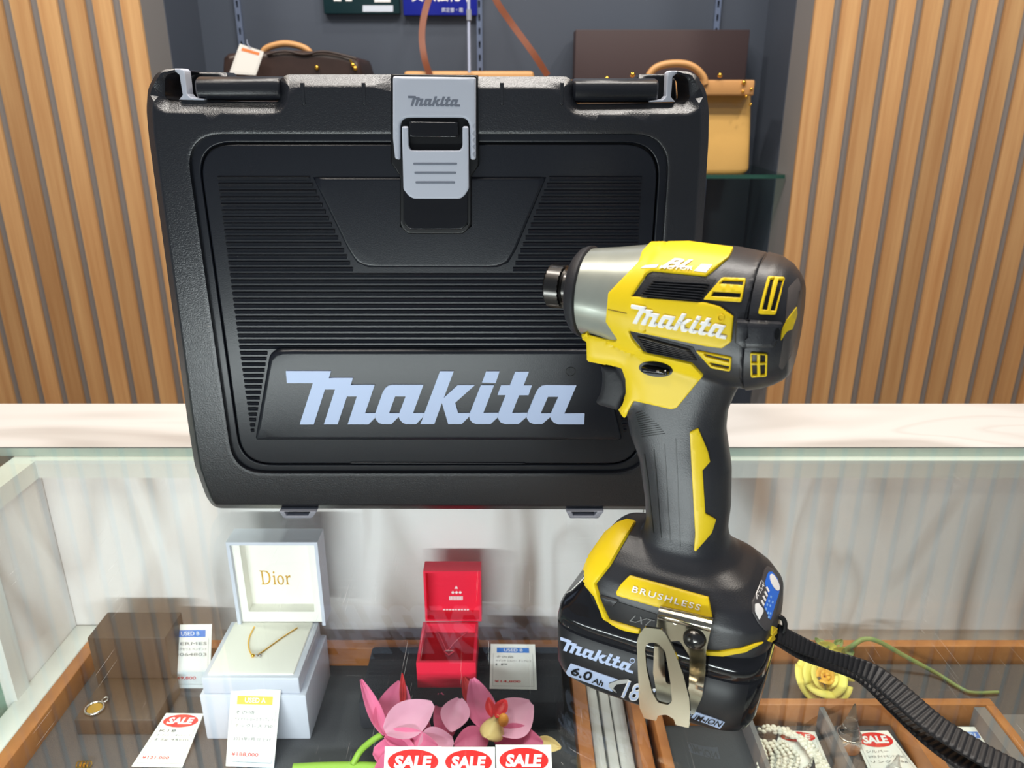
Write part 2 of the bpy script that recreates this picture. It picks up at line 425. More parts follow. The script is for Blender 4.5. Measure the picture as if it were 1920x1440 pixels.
# the maker's wordmark, letter by letter (measured on the big lettering)
def zA(*p): return [(530 + x * .104167, 680 + y * .104167) for x, y in p]
def zB(*p): return [(700 + x * .104167, 680 + y * .104167) for x, y in p]
def zC(*p): return [(860 + x * .130208, 680 + y * .130208) for x, y in p]
WORD = [
 [zA((65,145),(875,148),(838,270),(1268,270),(1230,393),(1660,393),(1488,900),(1672,900),(1665,985),(1550,1100),(1175,1100),(1340,597),(1163,597),(995,1100),(748,1100),(948,472),(768,472),(565,1102),(313,1102),(550,358),(85,358))],
 [zB((40,900),(170,530),(215,455),(270,410),(340,393),(903,393),(718,900),(920,900),(900,965),(775,1095),(590,1095),(530,1070),(485,1020),(460,965),(330,1095),(165,1095),(105,1075),(60,1025),(36,975)),
  zB((398,597),(583,597),(470,900),(285,900))],
 [zB((922,900),(1200,150),(1448,150),(1270,625),(1520,398),(1825,398),(1475,712),(1528,900),(1738,900),(1722,965),(1590,1095),(1350,1095),(1237,715),(1100,1095),(850,1095),(902,965))],
 [zC((162,718),(320,318),(510,318),(355,718),(573,718),(563,780),(460,875),(255,875),(200,855),(165,815),(152,770))],
 [zC((395,122),(588,122),(533,285),(337,280))],
 [zC((575,718),(677,458),(560,458),(610,322),(738,322),(812,128),(1010,128),(935,320),(1052,325),(1005,460),(870,460),(768,718),(988,718),(976,775),(860,875),(670,875),(610,855),(575,810),(565,775))],
 [zC((990,718),(1115,420),(1150,365),(1200,330),(1260,320),(1692,325),(1520,725),(1812,730),(1805,880),(1430,880),(1370,855),(1330,810),(1318,775),(1200,875),(1080,875),(1020,850),(985,800),(978,775)),
  zC((1285,483),(1435,483),(1328,722),(1180,722))]]
def affine(src, dst):
    A = np.array([[x, y, 1] for x, y in src]); X = np.linalg.solve(A, np.array(dst)); return lambda p: tuple(np.array([p[0], p[1], 1]) @ X)
def word(src3, dst3):
    f = affine(src3, dst3); return [[[f(p) for p in l] for l in g] for g in WORD]
W_TL, W_BL, W_BR, W_K = (536.8, 695.1), (562.6, 794.8), (1095, 794.6), (825, 695.6)

# ================================================================== THE SETTING
GZ = -.95
struct(box('floor', -2.4, 2.4, -2, 2.2, GZ - .05, GZ, M_FLOOR))
struct(box('ceiling', -2.4, 2.4, -.45, 2.2, 1.78, 1.83, M_CEIL))
YS = 1.40; YB = 1.66; AX0 = -.612; AX1 = .50
struct(box('wall_back', AX0 - .06, AX1 + .06, YB, YB + .05, GZ, 1.78, M_ALCB))
struct(boxes('wall_left', [(-2.4, AX0, YS + .007, YB, GZ, 1.78)], M_WGREY))
struct(boxes('wall_right', [(AX1, 2.4, YS + .007, YB, GZ, 1.78)], M_WGREY))
pitch = .0452; sw = .0308
sl = []
for k in range(38):
    x1 = AX0 - k * pitch; sl.append((x1 - sw, x1, YS, YS + .007, GZ, 1.775))
struct(boxes('trim_1', sl, M_SLAT))
sl = []
for k in range(16):
    x0 = AX1 - .002 + k * .0447; sl.append((x0, x0 + .0305, YS, YS + .007, GZ, 1.775))
sl.append((.42, .498, YS + .002, YS + .007, -.16, -.06))
struct(boxes('trim_2', sl, M_SLAT))
struct(box('trim_3', 1.0, 1.7, YS - .03, YS + .0, GZ, .02, M_PLY))
struct(box('trim_4', AX0, AX0 + .0015, 1.50, YB, GZ, 1.78, M_ALCB)); struct(box('trim_5', AX1 - .0015, AX1, 1.50, YB, GZ, 1.78, M_ALCB))
# glass shelf in the alcove
sg = box('glass_shelf', AX0 + .003, AX1 - .003, 1.445, YB - .003, .162, .169, M_SHELFG)
sg.data.materials.append(M_GEDGED)
for p in sg.data.polygons:
    if p.normal.y < -.9: p.material_index = 1
tag(sg, 'clear glass shelf with dark green edge carrying the handbags', 'shelf')
def upright(px0, lab):
    x = ony(px0, 40, YB).x
    t = empty('shelf_upright', (x, YB, GZ), lab, 'shelf upright', 'slotted uprights on the grey alcove wall')
    hs = [[(x - .0055, GZ), (x + .0055, GZ), (x + .0055, 1.5), (x - .0055, 1.5)]]
    z = .2
    while z < .9: hs.append([(x - .002, z), (x + .002, z), (x + .002, z + .012), (x - .002, z + .012)]); z += .024
    yslab('slotted_rail', hs, YB - .007, .006, M_UPR, t)
upright(450, 'slotted metal shelf upright behind the white and orange price tag')
upright(899, 'slotted metal shelf upright right of the blue sign')
upright(1343, 'slotted metal shelf upright above the dark brown box')

# ------- counter and showcase
CY = .642
struct(box('wall_counter', -1.6, 1.6, CY + .003, .7475, GZ, -.004, M_MWALL))
o = box('counter_ledge', -1.6, 1.6, CY - .001, .7475, -.004, 0, M_MTOP)
tag(o, 'white marble ledge running along the rear of the glass counter', 'counter')
show = empty('showcase', (0, .3, GZ), 'marble and glass jewellery showcase the power tool and case stand on', 'showcase')
gt = box('glass_top', -1.2, 1.2, -.15, CY - .0035, -.008, 0, M_GLASS, show)
gt.data.materials.append(M_GEDGE)
for p in gt.data.polygons:
    if abs(p.normal.z) < .5: p.material_index = 1
SX = -.437
box('rear_rail', SX, 1.2, CY - .012, CY + .002, -.026, -.0085, M_RAIL, show)
def seamed(name, x0, x1, y0, y1, z0, z1): return box(name, x0, x1, y0, y1, z0, z1, M_MWALL, show)
seamed('rear_panel', SX, .1235, CY - .002, CY + .002, GZ, -.026)
seamed('rear_panel', .125, 1.2, CY - .002, CY + .002, GZ, -.026)
seamed('side_panel', SX - .02, SX, .555, CY - .0025, GZ, -.026)
box('side_post', SX - .018, SX + .004, .535, .553, GZ, -.009, M_RAIL, show)
box('side_rail', SX - .02, SX + .004, -.1, .640, -.026, -.009, M_RAIL, show)
box('side_ledge', SX, SX + .024, -.1, CY - .003, -.225, -.195, M_RAIL, show, bevel=.002)
sglass = box('side_glass', SX - .012, SX - .006, -.1, .534, -.225, -.027, M_SHELFG, show)
box('case_floor', SX - .02, 1.2, -.1, CY - .003, -.25, -.225, M_MWALL, show)
struct(box('wall_side', -.75, -.70, -.1, CY, GZ, -.02, M_MWALL))
# marble strips between the trays
for x0, x1 in ((.069, .078), (.080, .0885), (.0895, .101)):
    box('divider_strip', x0, x1, .2, .60, -.225, -.214, M_MTOP, show, bevel=.001)

ZF = -.215
def tray(name, label, X0, X1, Y0, Y1, z0, z1, th, m, cloth, floorz, group=None):
    t = empty(name, ((X0 + X1) / 2, (Y0 + Y1) / 2, z0), label, 'display tray', group)
    boxes_ = [('rear_rail', X0, X1, Y1 - th, Y1), ('front_rail', X0, X1, Y0, Y0 + th)]
    for n, a, b, c, d in boxes_: box(n, a, b, c, d, z0, z1, m, t, bevel=.0008)
    box('side_rail', X0, X0 + th, Y0 + th, Y1 - th, z0, z1, m, t, bevel=.0008)
    box('side_rail', X1 - th, X1, Y0 + th, Y1 - th, z0, z1, m, t, bevel=.0008)
    box('cloth_base', X0 + th, X1 - th, Y0 + th, Y1 - th, z0, floorz, cloth, t)
    return t
tray('wooden_tray', 'large wooden display tray lined in grey cloth left of the marble strips', -.412, .066, .12, .615, -.225, -.194, .012, M_TRAY, M_CLOTH, ZF)
tray('wooden_tray', 'large wooden display tray lined in grey cloth right of the marble strips', .103, .90, .12, .615, -.225, -.194, .010, M_TRAY, M_CLOTH, ZF)
it = tray('compartment_tray', 'wooden compartment tray with grey dividers holding pearls and rings', .118, .412, .20, .5275, ZF, -.185, .008, M_TRAY, M_CLOTH, -.2075)
box('divider', .262, .266, .209, .519, -.2074, -.187, M_DIV, it)
box('divider', .197, .201, .209, .519, -.2074, -.187, M_DIV, it)
box('wooden_divider', .326, .338, .209, .519, -.2074, -.1853, M_TRAY, it)
box('divider', .394, .4035, .209, .519, -.2074, -.187, M_DIV, it)
gs = empty('grey_display_step', (.49, .45, ZF), 'grey stepped display block at the right end of the compartment tray', 'display stand')
box('lower_step', .415, .60, .20, .525, ZF, -.200, M_DIV, gs, bevel=.001)
box('upper_step', .44, .60, .40, .52, -.1999, -.186, M_DIV, gs, bevel=.001)
tag(box('velvet_riser', -.132, .045, .5225, .595, ZF, -.185, M_DKCLOTH, bevel=.003), 'black velvet riser under the red jewellery box', 'display riser')

# ================================================================== TOOL CASE
YF = .515
def B(x, y, Y=YF): q = ony(x, y, Y); return (q.x, q.z)
BX = -.0538
tc_ = empty('tool_case', (BX, .57, 0), 'black plastic tool carrying case with grey latch standing upright on the glass', 'tool case')
left = [B(*p) for p in [(405, 962), (392, 957), (380, 940), (358, 880), (345, 800), (270, 260), (265, 205), (268, 165), (283, 137), (300, 129), (322, 128), (323, 134), (306, 138), (300, 146), (300, 181), (308, 189), (519, 192), (520, 148), (531, 139), (735, 139), (736, 150)]]
leftb = [p for p in left]
right = [(2 * BX - x, z - .0012) for x, z in reversed(leftb)]
outline = rnd(leftb + right, .0035, 3)
hole = rnd([B(*p) for p in [(356, 251), (1270, 257), (1262, 300), (1192, 888), (430, 886), (415, 850)]][:1] + [B(1268, 257)] + [(2 * BX - B(436, 886)[0], B(436, 886)[1])] + [B(436, 886)], .020, 8)
# inner opening: a rounded trapezium, slightly narrower at the bottom
hx0 = B(358, 400)[0] - .006; zt = B(800, 252)[1]; zb = B(800, 887)[1]
hole = rnd([(-.2075, zb), (-.2085, zt), (2 * BX + .2085, zt), (2 * BX + .2075, zb)], .024, 8)
oA, oB = segs_of([outline])
def lid_top(x, z, d):
    do = float(dist([(x, z)], oA, oB)[0])
    return (x, YF + (dome(d, .0013) if do > d + 1e-6 else chamf(do, .0072)), z)
weigh(slab('lid_shell', [outline, hole], lid_top, lambda x, z: (x, YF + .045, z), M_BOX, tc_, rows=(.0004, .0013, .0030, .0060, .0072, .0084), bstep=.012))
def inset(l, d):
    cx = sum(p[0] for p in l) / len(l); cz = sum(p[1] for p in l) / len(l)
    hw = max(p[0] for p in l) - cx; hh = max(p[1] for p in l) - cz
    return [(cx + (p[0] - cx) * (hw - d) / hw, cz + (p[1] - cz) * (hh - d) / hh) for p in l]
yslab('recess_ring', [inset(hole, -.003), inset(hole, .0052)], YF + .0035, .01, M_PANEL, tc_, r=.0012)
box('recess_back', -.206, 2 * BX + .206, YF + .009, YF + .03, zb + .002, zt - .002, M_GAP, tc_)
PY = YF + .0028
pan = inset(hole, .0062)
# recess for the latch pocket cut from the panel
yslab('front_panel', [pan], PY, .006, M_PANEL, tc_, r=.0012)
# ribs (one ribbed relief following the traced edges)
def lerp(t, a, b): return a + (b - a) * t
vs = []; fs = []
def rib(xa, xb, z, h=.0034):
    if xb - xa < .002: return
    b = len(vs); y0 = PY + .0002
    vs.extend([(xa, y0, z), (xa, PY - .0015, z - .0006), (xa, y0, z - h), (xb, y0, z), (xb, PY - .0015, z - .0006), (xb, y0, z - h)])
    fs.extend([(b, b + 3, b + 4, b + 1), (b + 1, b + 4, b + 5, b + 2), (b, b + 1, b + 2), (b + 3, b + 5, b + 4), (b, b + 2, b + 5, b + 3)])
zr0 = B(500, 331)[1]; zr1 = B(500, 826)[1]; NR = 44
for i in range(NR + 1):
    z = lerp(i / NR, zr0, zr1); t = i / NR
    yp = 331 + 0
    # row in photo terms for the slanted cut-outs
    lo, hi = 331.0, 830.0
    for _ in range(25):
        mid = (lo + hi) / 2
        if B(500, mid)[1] > z: lo = mid
        else: hi = mid
    yp = lo
    xl = -.192 if t < .6 else lerp((t - .6) / .4, -.192, -.1915); xr = 2 * BX - xl
    if yp < 503:
        k = (yp - 331) / (500 - 331); xa = B(583 + (663 - 583) * k, yp)[0]; rib(xl, xa - .0015, z); rib(2 * BX - xa + .0015, xr, z)
    elif yp < 650: rib(xl, xr, z)
    else:
        k = (yp - 652) / (826 - 652); xa = B(508 + (478 - 508) * k, yp)[0]; rib(xl, xa - .003, z); rib(2 * BX - xa + .003, xr, z)
mesh('panel_ribs', vs, fs, M_PANEL, tc_, fix=True)
def msym(pts): l = [B(*p) for p in pts]; return l + [(2 * BX - x, z) for x, z in reversed(l)]
trap = msym([(585, 333), (652, 470), (668, 494), (690, 503)]); yslab('centre_plate', [trap], PY - .0022, .004, M_PANEL, tc_, r=.0022)
npl = rnd(msym([(478, 825), (505, 665), (522, 654)]), .003); npo = yslab('name_plate', [npl], PY - .0050, .0058, M_PANEL, tc_, r=.0036)
yslab('lower_ridge', [[B(655, 872), B(985, 873), B(985, 870), B(655, 869)]], PY - .0012, .002, M_PANEL, tc_, r=.0006)
lg = [[[B(*p, PY - .005) for p in l] for l in g] for g in WORD]
yslab('case_lettering', lg, PY - .0062, .002, M_LOGO, npo)
rc = B(1070, 697, PY - .005)
yslab('registered_mark', [[ell(*rc, .0036, .0036), ell(*rc, .0029, .0029)]], PY - .0055, .001, M_GAP, npo)
text('registered_letter', 'R', lambda u, v: (rc[0] - .0013 + u * .0026, PY - .0053, rc[1] - .0018 + v * .0036), M_GAP, npo)
for px_ in (566, 681, 941, 1054):
    a = B(px_, 155); yslab('rib_mark', [[(a[0] - .0011, a[1]), (a[0] + .0011, a[1]), (a[0] + .0011, a[1] - .013), (a[0] - .0011, a[1] - .013)]], YF - .0004, .004, M_BOX, tc_, r=.0004)
# carry bars, brackets in the upper corners
for sgn in (0, 1):
    def mx(l): return l if not sgn else [(2 * BX - x, z - .0012) for x, z in l]
    bar = mx([B(*p) for p in [(363, 187), (361, 175), (362, 148), (368, 142), (519, 146), (519, 189)]])
    x0, x1 = min(p[0] for p in bar), max(p[0] for p in bar); z0, z1 = min(p[1] for p in bar), max(p[1] for p in bar)
    rings = [[(x, YF + .018 + yy, (z0 + z1) / 2 + zz) for yy, zz in sup(0, 0, .0145 * k, (z1 - z0) / 2 * k, 3, 32)] for x, k in ((x0, .86), (x0 + .0015, 1), (x1 - .0015, 1), (x1, .9))]
    loft('grip_bar', rings, mat('grip_bar_plastic', C(30, 32, 38), .30, spec=.6, bump=.15, bscale=1800), tc_)
    br = mx([B(*p) for p in [(322, 128), (336, 128), (341, 133), (346, 176), (352, 182), (378, 185), (378, 188), (330, 187), (337, 178), (331, 140), (322, 133)]])
    yslab('corner_bracket', [br], YF + .004, .010, M_LATCH, tc_, r=.0008)
    bk = mx([B(*p) for p in [(300, 188), (300, 130), (372, 131), (380, 140), (380, 188)]])
    yslab('rear_lug', [bk], YF + .046, .02, M_BOX, tc_, r=.002)
box('base_shell', -.236, 2 * BX + .236, YF + .046, YF + .112, .004, .285, M_BOX, tc_, bevel=.006, seg=3)
for fx in (561, 1096):
    a = B(fx - 35, 970); b_ = B(fx + 35, 970)
    l = [(a[0], .0058), (b_[0], .0058), (b_[0] - .004, 0), (a[0] + .003, 0)]; h = [(a[0] + .004, .0056), (b_[0] - .005, .0056), (b_[0] - .007, .002), (a[0] + .0055, .002)]
    f = yslab('hinge_foot', [l, h], YF - .002, .03, M_LATCH, tc_, r=.0006)
    yslab('foot_pocket', [[(p[0], p[1] + .0001) for p in h]], YF + .004, .004, M_GAP, f)
box('base_foot', -.20, .09, YF + .09, YF + .108, 0, .0045, M_BOX, tc_)
# latch
pk = [B(*p) for p in [(733, 139), (896, 141), (898, 310), (884, 330), (884, 425), (868, 438), (766, 438), (750, 425), (750, 330), (733, 305)]]
lp = yslab('latch_pocket', [pk], YF - .0012, .008, M_GAP, tc_, r=.001)
lpi = [B(*p) for p in [(757, 340), (878, 340), (878, 420), (864, 430), (770, 430), (757, 420)]]
yslab('pocket_plate', [lpi], YF - .0022, .004, M_BATT, lp, r=.0008)
ly = YF - .0055
LO = [B(*p, ly) for p in [(736, 143), (892, 145), (892, 300), (882, 300), (881, 290), (880, 235), (876, 225), (868, 221), (762, 221), (754, 225), (750, 235), (750, 297), (748, 300), (740, 298), (736, 260)]]
la = yslab('latch', [rnd(LO, .0012, 3)], ly, .0055, M_LATCH, tc_, r=.0018)
TB = [B(*p, ly - .002) for p in [(753, 237), (765, 237), (766, 275), (770, 282), (862, 282), (867, 275), (867, 237), (878, 237), (879, 355), (870, 368), (862, 373), (776, 373), (766, 368), (756, 355)]]
tb = yslab('pull_tab', [rnd(TB, .0012, 3)], ly - .002, .0045, M_LATCH, la, r=.0012)
yslab('latch_bar', [[B(*p, ly) for p in [(768, 228), (858, 229), (860, 258), (768, 257)]]], ly - .0015, .004, M_BATT, la, r=.0008)
for k, yy in enumerate((307, 324, 342)):
    a = B(775 + k * 2, yy, ly - .002); b_ = B(857 - k * 2, yy, ly - .002)
    yslab('grip_line', [rnd([(a[0], a[1] - .0007), (b_[0], a[1] - .0007), (b_[0], a[1] + .0007), (a[0], a[1] + .0007)], .0006)], ly - .0023, .001, M_LATCHD, tb, r=.0002)
wl = word([W_TL, W_BL, W_BR], [B(765, 180, ly), B(770, 198.4, ly), B(862, 200, ly)])
yslab('latch_lettering', wl, ly - .0003, .001, M_LATCHD, la)

# ================================================================== IMPACT DRIVER
tool = empty('impact_driver', TM, 'yellow and black cordless impact driver standing on its battery on the glass', 'power tool')
def ringA(a, zc, rz, rw, n=2.0, k=64): return [T(a, y, zc + z) for z, y in sup(0, 0, rz, rw, n, k)]
def ringZ(z, a0, a1, wd, n=3.0, k=64): return [T((a0 + a1) / 2 + x, y, z) for x, y in sup(0, 0, (a1 - a0) / 2, wd, n, k)]
def interp(keys, n):
    out = []
    for i in range(len(keys) - 1):
        for j in range(n): out.append([a + (b - a) * j / n for a, b in zip(keys[i], keys[i + 1])])
    out.append(list(keys[-1])); return out
tmp = []
hk = [(-.017, .2085, .0270, .0255, 2.2), (-.014, .2085, .0282, .0262, 2.3), (-.003, .2082, .0294, .0272, 2.35), (.0174, .2075, .0302, .0285, 2.5), (.0318, .2055, .0305, .0285, 2.5)]
tmp.append(loft('h', [ringA(*k) for k in interp(hk, 4)], M_TOOLK))
# grip: slices by height
gk = [(.194, -.040, .031, .0185, 2.6), (.180, -.036, .0295, .0185, 2.6), (.170, -.030, .025, .0180, 2.6), (.160, -.027, .0222, .0178, 2.5), (.150, -.0255, .0222, .0176, 2.5), (.143, -.0241, .0238, .0175, 2.5), (.130, -.0185, .0268, .0178, 2.4), (.1087, -.0140, .0285, .0180, 2.4), (.096, -.0125, .0282, .0185, 2.4), (.088, -.014, .030, .020, 2.5), (.082, -.018, .036, .024, 2.6)]
tmp.append(loft('g', [ringZ(*k) for k in interp(gk, 3)], M_TOOLK))
fk = [(.0880, -.0270, .020, .014, 3.4), (.083, -.0315, .034, .022, 3.4), (.078, -.0350, .044, .0275, 3.6), (.071, -.0385, .052, .0320, 4), (.063, -.0398, .0575, .0342, 4.4), (.052, -.0370, .0585, .0345, 4.2), (.045, -.0325, .0575, .0340, 4.2), (.042, -.030, .055, .032, 4.2)]
tmp.append(loft('f', [ringZ(*k) for k in interp(fk, 3)], M_TOOLK))
def c4(*p): return [(1000 + x * .291667, 430 + y * .291667) for x, y in p]
def c5(*p): return [(1000 + x * .291667, 750 + y * .291667) for x, y in p]
def c6(*p): return [(1000 + x * .291667, 1000 + y * .291667) for x, y in p]
def c9(*p): return [(1150 + x * .125, 440 + y * .125) for x, y in p]
def c10(*p): return [(1390 + x * .11111, 1050 + y * .11111) for x, y in p]
def tcoord(x, y, wv): q = tw(x, y, wv) - TM; return (q.dot(TA), q.z)
prof = [tcoord(*p, .014) for p in c4((304, 662), (308, 706), (337, 724), (342, 850), (540, 875), (575, 890), (602, 960), (607, 1050), (580, 1130), (540, 1190), (560, 1205), (600, 1205), (650, 1170), (1000, 1150), (1000, 620), (700, 560))]
tmp.append(slab('p', [prof], lambda a, z, d: T(a, .0165 - dome(d, .004), z), lambda a, z: T(a, -.0155, z), M_TOOLK, None, rows=(.0006, .002, .004), bstep=.004))
bm = bmesh.new()
for o in tmp:
    me = o.data.copy(); me.transform(Matrix.Translation(OFF[o.name])); bm.from_mesh(me); n_ = o.name
    bpy.data.objects.remove(o); OFF.pop(n_, None)
me = bpy.data.meshes.new('housing'); bm.to_mesh(me); bm.free()
ho = bpy.data.objects.new('tmp', me); S.collection.objects.link(ho)
rm = ho.modifiers.new('r', 'REMESH'); rm.mode = 'VOXEL'; rm.voxel_size = .0011; rm.use_smooth_shade = True
sm = ho.modifiers.new('s', 'SMOOTH'); sm.factor = .6; sm.iterations = 9
hm = bpy.data.meshes.new_from_object(ho.evaluated_get(bpy.context.evaluated_depsgraph_get())); bpy.data.objects.remove(ho)
hm.name = 'housing'; hm.materials.clear(); hm.materials.append(M_TOOLK)
hm0 = hm.copy()
housing = put('housing', hm, tool, M_TOOLK); hm.shade_smooth()
rearm = [(.0318, .2055, .0308, .0288, 2.4), (.037, .2058, .0296, .0282, 2.35), (.0425, .2056, .0268, .0262, 2.3), (.0462, .2050, .0236, .0236, 2.2), (.0480, .2046, .0212, .0212, 2.1), (.0486, .2046, .0195, .0195, 2.1)]
rear = loft('rear_cover', [ringA(*k) for k in interp(rearm, 3)], M_TOOLK, tool)
hamk = [(-.0515, .2102, .0195, .0195), (-.0510, .2102, .0212, .0212), (-.047, .2102, .0218, .0218), (-.036, .2098, .0236, .0232), (-.024, .2088, .0266, .0254), (-.013, .2086, .0290, .0268)]
ham = loft('hammer_case', [ringA(*k) for k in interp(hamk, 3)], M_ALU, tool)
rk = [(-.0585, .2110, .0105, .0105), (-.0575, .2108, .0150, .0150), (-.0560, .2106, .0188, .0188), (-.0540, .2104, .0212, .0212), (-.0515, .2102, .0224, .0224), (-.0500, .2102, .0226, .0226), (-.0492, .2102, .0216, .0216)]
ring_ = loft('nose_ring', [ringA(*k) for k in interp(rk, 2)], M_RUB, tool)
# knurled bit sleeve
rr = []
K = 56
for i, (a, r) in enumerate([(-.0715, .0068), (-.0712, .0094), (-.0705, .0102)] + [(-.0700 + j * .0005, .0106) for j in range(15)] + [(-.0625, .0094), (-.0615, .0086), (-.0580, .0086)]):
    rr.append([T(a, (r + (.00042 * (1 if (i + j) % 2 else -1) if 3 <= i < 18 else 0)) * math.cos(2 * math.pi * j / K), .2115 + (r + (.00042 * (1 if (i + j) % 2 else -1) if 3 <= i < 18 else 0)) * math.sin(2 * math.pi * j / K)) for j in range(K)])
sleeve = loft('bit_sleeve', rr, M_STEEL, tool, smooth=math.radians(25))
rr = [[T(a, r * math.cos(t), .2115 + r * math.sin(t)) for t in [2 * math.pi * j / 32 for j in range(32)]] for a, r in ((-.0719, .0030), (-.0719, .0048), (-.0712, .0050))]
loft('bit_opening', rr, M_GAP, sleeve)

def bvh(*objs):
    V = []; P = []
    for o in objs:
        off = OFF[o.name]; b = len(V); V += [v.co + off for v in o.data.vertices]; P += [tuple(b + i for i in p.vertices) for p in o.data.polygons]
    return BVHTree.FromPolygons(V, P)
bT = bvh(housing, rear, ham, ring_)
def cast(bv, x, y, fb=.02):
    d = ray(x, y).normalized(); h = bv.ray_cast(EYE, d)
    if h[0] is None:
        h = bv.find_nearest(tw(x, y, fb))
    n = h[1]
    return h[0], (n if n.dot(d) < 0 else -n)
def decal(name, loops, bv, t, m, parent, r=1.6, step=6, sink=.0012, lift=0, smooth=math.radians(35)):
    """raised panel that follows the surface of the part it sits on"""
    def top(x, y, d):
        p, n = cast(bv, x, y); k = math.sqrt(max(0, 1 - (1 - min(d / r, 1)) ** 2)) if r else 1
        return p + n * (lift + t * (.35 + .65 * k))
    def bot(x, y):
        p, n = cast(bv, x, y); return p - n * sink
    if isinstance(loops[0][0], tuple): loops = [loops]
    return slab(name, loops, top, bot, m, parent, rows=(r * .4, r) if r else (), step=step, bstep=step * .7, smooth=smooth)
def line_loop(pts, wd):
    L = []; R = []
    for i, p in enumerate(pts):
        a = pts[max(i - 1, 0)]; b = pts[min(i + 1, len(pts) - 1)]; dx, dy = b[0] - a[0], b[1] - a[1]; l = math.hypot(dx, dy)
        L.append((p[0] - dy / l * wd / 2, p[1] + dx / l * wd / 2)); R.append((p[0] + dy / l * wd / 2, p[1] - dx / l * wd / 2))
    return L + R[::-1]
def decal_text(name, s, quad, bv, off, m, parent, **k):
    def fn(u, v):
        x, y = bil(quad, u, v); p, n = cast(bv, x, y); return p + n * off
    return text(name, s, fn, m, parent, **k)
yel = c4((757, 90), (1000, 86), (1288, 125), (1255, 190), (1110, 305), (765, 270), (735, 285), (635, 432), (1110, 470), (1200, 495), (1290, 560), (1275, 720), (1215, 762), (1120, 750), (620, 648), (640, 700), (710, 785), (1020, 855), (1095, 935), (925, 1145), (890, 1155), (650, 1100), (592, 1203), (548, 1200), (541, 1180), (580, 1130), (605, 1050), (600, 960), (575, 890), (540, 875), (354, 840), (349, 720), (322, 705), (320, 668), (505, 712), (530, 712), (545, 700), (510, 650), (470, 590), (485, 410), (680, 215), (700, 150))
yp_ = decal('yellow_shell', [rnd(yel, 2.0, 2)], bT, .0013, M_YEL, tool, r=2.5, step=5)
bY = bvh(housing, rear, ham, yp_)
# ribbed black inlays
def ribs(a0, a1, b0, b1, n, wd, mat_=M_RUB, nm='grip_ribs'):
    g = []
    for i in range(n):
        t = i / (n - 1); p = (a0[0] + (b0[0] - a0[0]) * t, a0[1] + (b0[1] - a0[1]) * t); q = (a1[0] + (b1[0] - a1[0]) * t, a1[1] + (b1[1] - a1[1]) * t)
        g.append([line_loop([p, ((p[0] + q[0]) / 2, (p[1] + q[1]) / 2), q], wd)])
    return decal(nm, g, bT, .0017, mat_, housing, r=.9, step=8)
ul = c9((600, 705), (1450, 750), (415, 905), (1310, 990)); decal('grip_inlay', [rnd(c4((740, 290), (1105, 312), (1180, 320), (1080, 455), (640, 428)), 1.5)], bT, .0002, M_RUB, housing, r=1, step=6)
ribs(ul[0], ul[1], ul[2], ul[3], 7, 2.4, M_TOOLK)
ll = c4((672, 685), (1010, 775), (725, 775), (1055, 835)); decal('grip_inlay', [rnd(c4((615, 652), (1030, 755), (1070, 842), (715, 782), (645, 700)), 1.5)], bT, .0002, M_RUB, housing, r=1, step=6)
ribs(ll[0], ll[1], ll[2], ll[3], 7, 2.2, M_TOOLK)
# vents
def vent(outer, holes, par=tool):
    decal('vent_opening', [outer], bT, .0001, M_GAP, par, r=0, step=7)
    return decal('vent_frame', [outer] + holes, bT, .0011, M_YEL, par, r=1.4, step=5)
vent(rnd(c4((1215, 312), (1368, 318), (1338, 470), (1092, 452)), 4), [c4((1200, 352), (1222, 332), (1350, 336), (1346, 362)), c4((1160, 402), (1336, 412), (1330, 440), (1148, 430))])
vent(rnd(c4((1505, 305), (1613, 314), (1555, 553), (1443, 545)), 5), [c4((1518, 325), (1543, 322), (1502, 518), (1472, 516)), c4((1572, 328), (1602, 332), (1551, 524), (1522, 520))])
vent(rnd(c4((1045, 775), (1278, 820), (1270, 908), (1145, 885)), 4), [c4((1100, 795), (1262, 830), (1260, 848), (1115, 812)), c4((1135, 848), (1262, 875), (1258, 893), (1150, 870))])
vent(rnd(c4((1393, 788), (1505, 796), (1500, 938), (1397, 946)), 4), [c4((1408, 802), (1438, 804), (1437, 852), (1407, 850)), c4((1407, 866), (1437, 866), (1438, 930), (1410, 932)), c4((1458, 804), (1490, 806), (1490, 850), (1457, 852)), c4((1457, 866), (1490, 864), (1488, 926), (1460, 930))])
boss = decal('screw_boss', [rnd(c4((1305, 575), (1590, 592), (1545, 752), (1345, 757), (1300, 720)), 5)], bT, .0042, M_TOOLK, tool, r=9, step=5)
decal('screw_hole', [ell(*c4((1566, 672))[0], 5, 11, rot=.15)], bvh(housing, rear, boss), .0002, M_GAP, boss, r=0, step=4)
decal('housing_seam', [line_loop(c4((1500, 160), (1455, 235), (1415, 350), (1378, 480), (1345, 620), (1328, 780), (1325, 950), (1350, 1002)), 1.6)], bT, .00012, M_GAP, housing, r=0, step=8)
# selector
decal('selector_recess', [ell(*c4((788, 898))[0], 32, 14.5, rot=.13)], bY, .0002, M_GAP, tool, r=0, step=5)
decal('selector_button', [rnd(c4((700, 872), (880, 895), (878, 935), (702, 915)), 5)], bY, .0030, M_BATT, tool, r=5, step=4)
